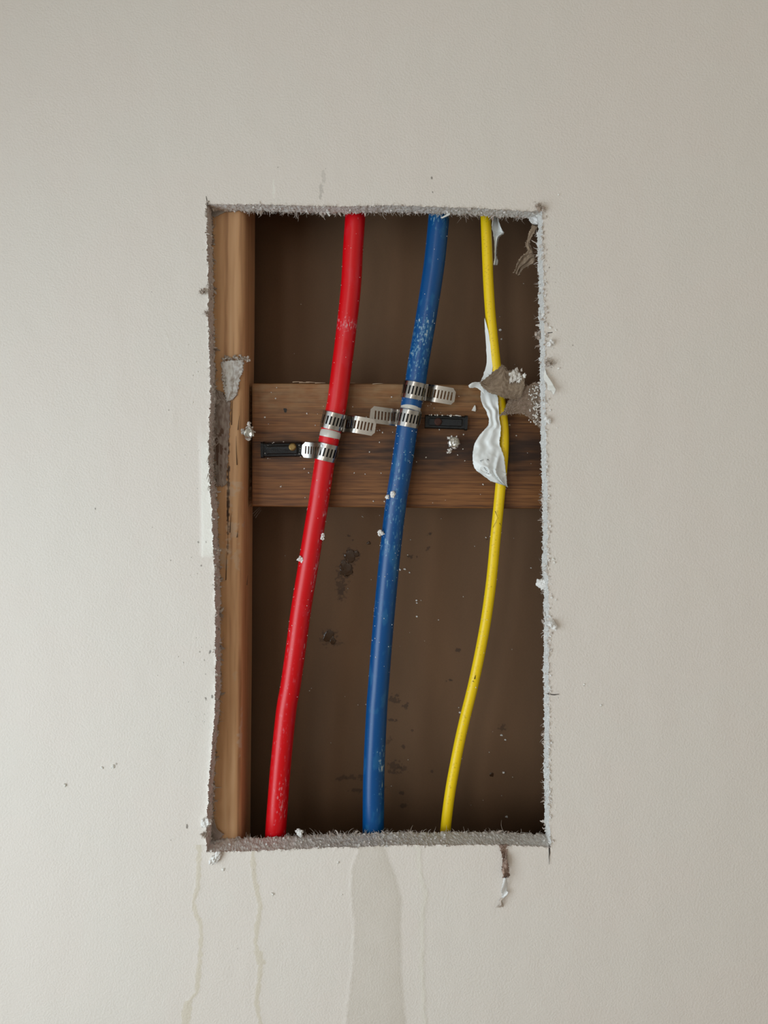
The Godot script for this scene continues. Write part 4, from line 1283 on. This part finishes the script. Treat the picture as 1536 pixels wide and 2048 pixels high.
	part(lump, "scrap", mb, M.paper)
	mb = MB.new()
	for k in 60:
		mb.tint = Color(0.34, 0.26, 0.2).lerp(Color(0.82, 0.79, 0.75), rng.randf() * rng.randf())
		var u := rng.randf()
		var r := rng.randf_range(0.0004, 0.001)
		blob(mb, P(lerpf(443, 502, u), lerpf(716, 718, u) + rng.randfn() * 2.2, -T + 0.001), Vector3(r, r, r), 0.6, 6, 4)
	for k in 40:
		mb.tint = Color(0.40, 0.32, 0.26).lerp(Color(0.85, 0.83, 0.8), rng.randf())
		var r := rng.randf_range(0.0004, 0.0009)
		blob(mb, P(448 + rng.randfn() * 2.5, rng.randf_range(716, 780), -T + 0.0014), Vector3(r, r, r), 0.6, 6, 4)
	part(lump, "crumbled_rim", mb, M.crumb)
	mb = MB.new()
	rows = zoom_rows([[130, 500, 235, 535], [125, 560, 255, 590], [125, 620, 300, 630], [128, 720, 310, 700], [135, 830, 304, 830], [138, 950, 298, 960], [145, 1050, 286, 1050], [150, 1150, 286, 1150], [152, 1270, 280, 1290], [158, 1400, 272, 1390], [166, 1500, 266, 1492]], 400, 680, 5.117)
	sheet(mb, rows, 16, 80, rumple(-T + 0.0011, -T + 0.0009, 0.0009, 1.5), 0.0008, 1.3, func(u, v): return Color(0.17, 0.105, 0.075) if (v > 0.5 + 0.05 * sin(u * 9.0) and v < 0.74 + 0.3 * fine.get_noise_2d(u * 60.0, 5.0) and u < 0.58 + 0.5 * fine.get_noise_2d(v * 200.0, 2.0) and u > 0.08) else Color(0.31, 0.235, 0.20).lerp(Color(0.46, 0.385, 0.34), clampf(0.5 + 1.2 * fine.get_noise_2d(u * 80, v * 200), 0, 1)))
	var ply := thing("torn_paper", P(440, 972, -T), "grey paper strip stuck on the stud along the left edge of the hole", "torn paper")
	part(ply, "scrap", mb, M.paper)
	mb = MB.new()
	for k in 420:     # shredded edge beside it
		mb.tint = Color(0.30, 0.22, 0.17).lerp(Color(0.72, 0.66, 0.6), rng.randf())
		var y := rng.randf_range(770, 1010)
		fibre(mb, P(424 + rng.randfn() * 4, y, -0.006 - rng.randf() * 0.008), Vector3(rng.randfn() - 0.3, rng.randfn() - 0.6, absf(rng.randfn()) * 0.5), rng.randf_range(0.0008, 0.003), rng.randf_range(0.0001, 0.00025), Vector3(rng.randfn(), rng.randfn(), rng.randfn()), 4)
	for k in 7:
		mb.tint = Color(0.33, 0.27, 0.22)
		fibre(mb, P(421 + k % 3, 905 + k * 11, 0.0004), Vector3(-0.5, -1, 0.25), rng.randf_range(0.004, 0.0085), 0.0004, Vector3(0.1, -0.3, 0), 4)
	part(ply, "shredded_edge", mb, M.fuzz, "stuff")
	# corner remains of the board's back paper
	var wall := get_node("wall_front")
	mb = MB.new()
	rows = zoom_rows([[150, 150, 300, 180], [150, 190, 300, 192], [152, 215, 250, 218], [155, 245, 195, 243]], 380, 370, 3.84)
	sheet(mb, rows, 10, 20, rumple(-0.0150, -0.0155, 0.0006), 0.0006, 0.7, func(_u, _v): return Color(0.52, 0.47, 0.43))
	part(wall, "torn_corner", mb, M.paper)
	mb = MB.new()
	rows = zoom_rows([[220, 400, 290, 420], [220, 480, 340, 490], [225, 560, 375, 560], [230, 700, 412, 700], [235, 800, 470, 800], [235, 870, 598, 868], [240, 920, 575, 915], [245, 1000, 480, 1000], [250, 1080, 340, 1080], [250, 1130, 275, 1125]], 400, 1600, 12.8)
	sheet(mb, rows, 14, 30, rumple(-0.0138, -0.0138, 0.0008), 0.0006, 0.7, func(_u, v): return Color(0.47, 0.39, 0.345).lerp(Color(0.40, 0.31, 0.26), v))
	part(wall, "torn_corner", mb, M.paper)
	mb = MB.new()
	rows = zoom_rows([[990, 250, 1160, 230], [1000, 300, 1165, 300], [1020, 350, 1160, 350], [1060, 395, 1160, 400], [1090, 410, 1150, 418]], 940, 400, 8.533)
	sheet(mb, rows, 10, 16, rumple(-0.0140, -0.0140, 0.0012), 0.001, 0.6, func(_u, _v): return Color(0.84, 0.83, 0.82))
	part(wall, "torn_corner", mb, M.paper)

# ------------------------------------------------------------------ larger crumbs, one by one
func crumb(px: float, py: float, z: float, r: float, label: String, shade := 1.0, brown := false) -> void:
	var mb := MB.new()
	var k := r * S
	for i in 3 if not brown else 5:
		mb.tint = Color(0.85, 0.83, 0.80) * shade if not brown else Color(0.40, 0.31, 0.25).lerp(Color(0.7, 0.64, 0.58), rng.randf() * 0.7)
		var q := k * (1.0 if not brown else 0.45)
		blob(mb, P(px, py, z) + Vector3(rng.randfn(), rng.randfn(), rng.randf()) * k * 0.45, Vector3(rng.randf_range(0.55, 1.0), rng.randf_range(0.55, 1.0), 0.75) * q, 0.4, 11, 8)
	if brown:
		for i in 45:
			mb.tint = Color(0.33, 0.25, 0.19).lerp(Color(0.66, 0.58, 0.51), rng.randf())
			fibre(mb, P(px, py, z) + Vector3(rng.randfn(), rng.randfn(), rng.randf()) * k * 0.5, Vector3(rng.randfn(), rng.randfn(), absf(rng.randfn()) * 0.7), k * rng.randf_range(0.5, 1.4), rng.randf_range(0.00008, 0.00018), Vector3(rng.randfn(), rng.randfn(), rng.randfn()) * 1.4, 4)
		for i in 5:
			mb.tint = Color(0.45, 0.36, 0.29)
			flake(mb, P(px, py, z), Vector3(rng.randfn(), rng.randfn(), absf(rng.randfn())), Vector3(rng.randfn(), rng.randfn(), 0), k * 1.2, k * 0.6, Vector3(rng.randfn(), rng.randfn(), 0))
	single("plaster_crumb" if not brown else "paper_clump", mb, M.crumb, label, "plaster crumb" if not brown else "paper clump", "loose crumbs of plaster" if not brown else "fuzzy clumps of torn paper")

func debris() -> void:
	crumb(647, 1072, -0.0195, 5.0, "white plaster crumb on the right side of the red pipe below the board")
	crumb(601, 1117, -0.0205, 5.5, "pale crumb on the left side of the red pipe below the board")
	crumb(763, 1066, -0.0210, 5.5, "white crumb on the left side of the blue pipe below the board")
	crumb(788, 990, -0.0190, 6.0, "white plaster crumb in front of the blue pipe at the board's lower edge")
	crumb(775, 994, -0.0205, 4.0, "white crumb at the left side of the blue pipe over the board")
	crumb(1084, 1169, -0.012, 9.0, "large round white plaster lump on the right edge of the hole")
	crumb(1103, 1252, 0.0015, 7.5, "white crumb standing out on the wall at the right edge, lowest of the large ones")
	crumb(1098, 688, 0.0012, 5.5, "white crumb on the right edge above the white paper flap")
	crumb(1096, 838, 0.0012, 5.0, "white crumb on the right edge below the white paper flap")
	crumb(1100, 726, 0.001, 8.0, "brown fuzzy crumb on the right edge just above the white flap", 1.0, true)
	crumb(1078, 672, -0.012, 8.0, "brown lump of paper and plaster inside the right edge of the hole", 1.0, true)
	crumb(406, 583, 0.0016, 6.5, "brown paper crumb on the wall left of the hole, beside the upper stud", 1.0, true)
	crumb(413, 626, 0.001, 5.0, "small brown crumb at the left edge, below the other brown crumb", 1.0, true)
	crumb(426, 1715, 0.0015, 8.0, "white and grey plaster chip under the bottom left corner of the hole")
	crumb(437, 1711, 0.0015, 7.0, "curled white paint chip right of the chip under the bottom left corner")
	crumb(411, 1643, 0.0012, 8.0, "rough white plaster lump on the left edge near the bottom corner")
	crumb(409, 1668, 0.0012, 7.0, "brown lump on the left edge just above the bottom left corner", 1.0, true)
	crumb(596, 1664, -0.013, 6.0, "white crumb on the bottom edge just right of the red pipe")
	crumb(1080, 415, 0.001, 9.0, "brown fuzzy clump on the wall at the top right corner of the hole", 1.0, true)
	# flat chips
	var g := "flat white chips"
	var mb := MB.new()
	sheet(mb, [Vector4(949, 810, 951, 811), Vector4(945, 818, 952, 818), Vector4(943, 821, 951, 823)], 4, 8, func(u, v): return -0.0345 + 0.0008 * v, 0.0003, 0.3)
	single("plaster_chip", mb, M.white_chip, "pointed white chip on the brown board right of the blue pipe's clamps", "plaster chip", g)
	mb = MB.new()
	sheet(mb, zoom_rows([[985, 1005, 1000, 1000], [965, 1035, 1045, 1035], [1010, 1045, 1050, 1050]], 380, 1420, 3.84), 5, 8, func(u, v): return -0.009 + 0.004 * v + 0.001 * u, 0.0004, 0.3)
	single("plaster_chip", mb, M.white_chip, "white chip lying on the bottom edge of the hole right of the red pipe", "plaster chip", g)
	mb = MB.new()
	sheet(mb, zoom_rows([[1180, 700, 1200, 695], [1215, 745, 1235, 735], [1245, 790, 1265, 770]], 480, 320, 6.98), 4, 8, func(_u, v): return -0.012 - 0.001 * v, 0.0004, 0.1)
	single("plaster_chip", mb, M.white_chip, "thin white sliver hanging from the top edge left of the red pipe", "plaster chip", g)
	mb = MB.new()
	sheet(mb, zoom_rows([[520, 205, 540, 205], [510, 225, 535, 230], [465, 250, 480, 255]], 760, 370, 3.84), 4, 8, func(_u, v): return -0.012 - 0.001 * v, 0.0005, 0.2)
	single("plaster_chip", mb, M.white_chip, "curled white sliver hanging from the top edge over the blue pipe", "plaster chip", g)
	# grit on the panel, the board and the wall, too fine to count
	mb = MB.new()
	for s in [[800, 1139, 3], [810, 1138, 3], [819, 1145, 2], [833, 1201, 3], [834, 1206, 2.4], [834, 1233, 3], [1000, 660, 4], [1003, 678, 3], [877, 1240, 2], [972, 1075, 2], [1013, 1633, 3], [1007, 1545, 3], [1003, 1470, 3], [1011, 1480, 3], [920, 1425, 3], [1062, 1136, 2]]:
		mb.tint = Color(0.8, 0.78, 0.74)
		var r: float = s[2] * S * 0.9
		blob(mb, P(s[0], s[1], ZB + 0.0004), Vector3(r, r * 0.8, r * 0.6), 0.5, 6, 4)
	for k in 60:
		mb.tint = Color(0.7, 0.66, 0.6)
		var r := rng.randf_range(0.6, 1.3) * S
		blob(mb, P(rng.randf_range(520, 1080), rng.randf_range(560, 1640), ZB + 0.0003), Vector3(r, r, r), 0.5, 5, 4)
	single("grit", mb, M.crumb, "specks of plaster stuck to the brown-grey panel behind the pipes", "plaster dust", "", "stuff")
	mb = MB.new()
	for k in 90:
		mb.tint = Color(0.8, 0.76, 0.7)
		var r := rng.randf_range(0.6, 1.8) * S
		var x := rng.randf_range(520, 1075)
		var y := rng.randf_range(775, 1012)
		if k < 34:      # more round the clamps
			x = [690.0, 862.0, 880.0, 760.0][k % 4] + rng.randfn() * 12
			y = [850.0, 805.0, 832.0, 862.0][k % 4] + rng.randfn() * 5
		blob(mb, P(x, y, -0.0355), Vector3(r, r, r), 0.5, 5, 4)
	for k in 40:
		mb.tint = Color(0.8, 0.75, 0.68)
		var r := rng.randf_range(0.7, 2.0) * S
		blob(mb, P(rng.randf_range(855, 932), 831.5 + rng.randfn() * 1.2, -0.0290 - rng.randf() * 0.003), Vector3(r, r * 0.7, r), 0.6, 6, 4)
	for k in 24:
		mb.tint = Color(0.8, 0.75, 0.68)
		var r := rng.randf_range(0.5, 1.2) * S
		blob(mb, P(rng.randf_range(530, 605), 898 + rng.randfn() * 9, -0.0278), Vector3(r, r * 0.7, r), 0.6, 6, 4)
	single("grit", mb, M.crumb, "specks of plaster dusted over the brown board", "plaster dust", "", "stuff")
	mb = MB.new()
	for s in [[1107, 1118, 2.4], [1109, 1125, 2], [1104, 1195, 2.5], [1117, 737, 2.5], [1112, 1200, 2], [1101, 655, 2.4], [1112, 660, 1.6], [1168, 1369, 2], [1202, 1411, 2.4], [203, 1535, 2], [226, 1533, 4], [232, 1528, 2], [205, 1536, 2], [446, 1739, 3], [545, 1788, 3], [448, 1738, 2], [676, 1725, 2.5], [684, 1789, 1.5], [130, 1570, 3], [1117, 390, 1.5]]:
		mb.tint = Color(0.82, 0.80, 0.75)
		var r: float = s[2] * S
		blob(mb, P(s[0], s[1], 0.0002), Vector3(r, r, r * 0.9), 0.4, 6, 4)
	for k in 70:
		mb.tint = Color(0.80, 0.78, 0.74)
		var r := rng.randf_range(0.5, 1.4) * S
		var right := k % 2 == 0
		var x := (1102.0 + absf(rng.randfn()) * 14.0) if right else (411.0 - absf(rng.randfn()) * 30.0)
		blob(mb, P(x, rng.randf_range(420, 1700), 0.0001), Vector3(r, r, r * 0.8), 0.4, 5, 4)
	single("grit", mb, M.crumb, "small bits of plaster stuck on the painted wall round the hole", "plaster dust", "", "stuff")
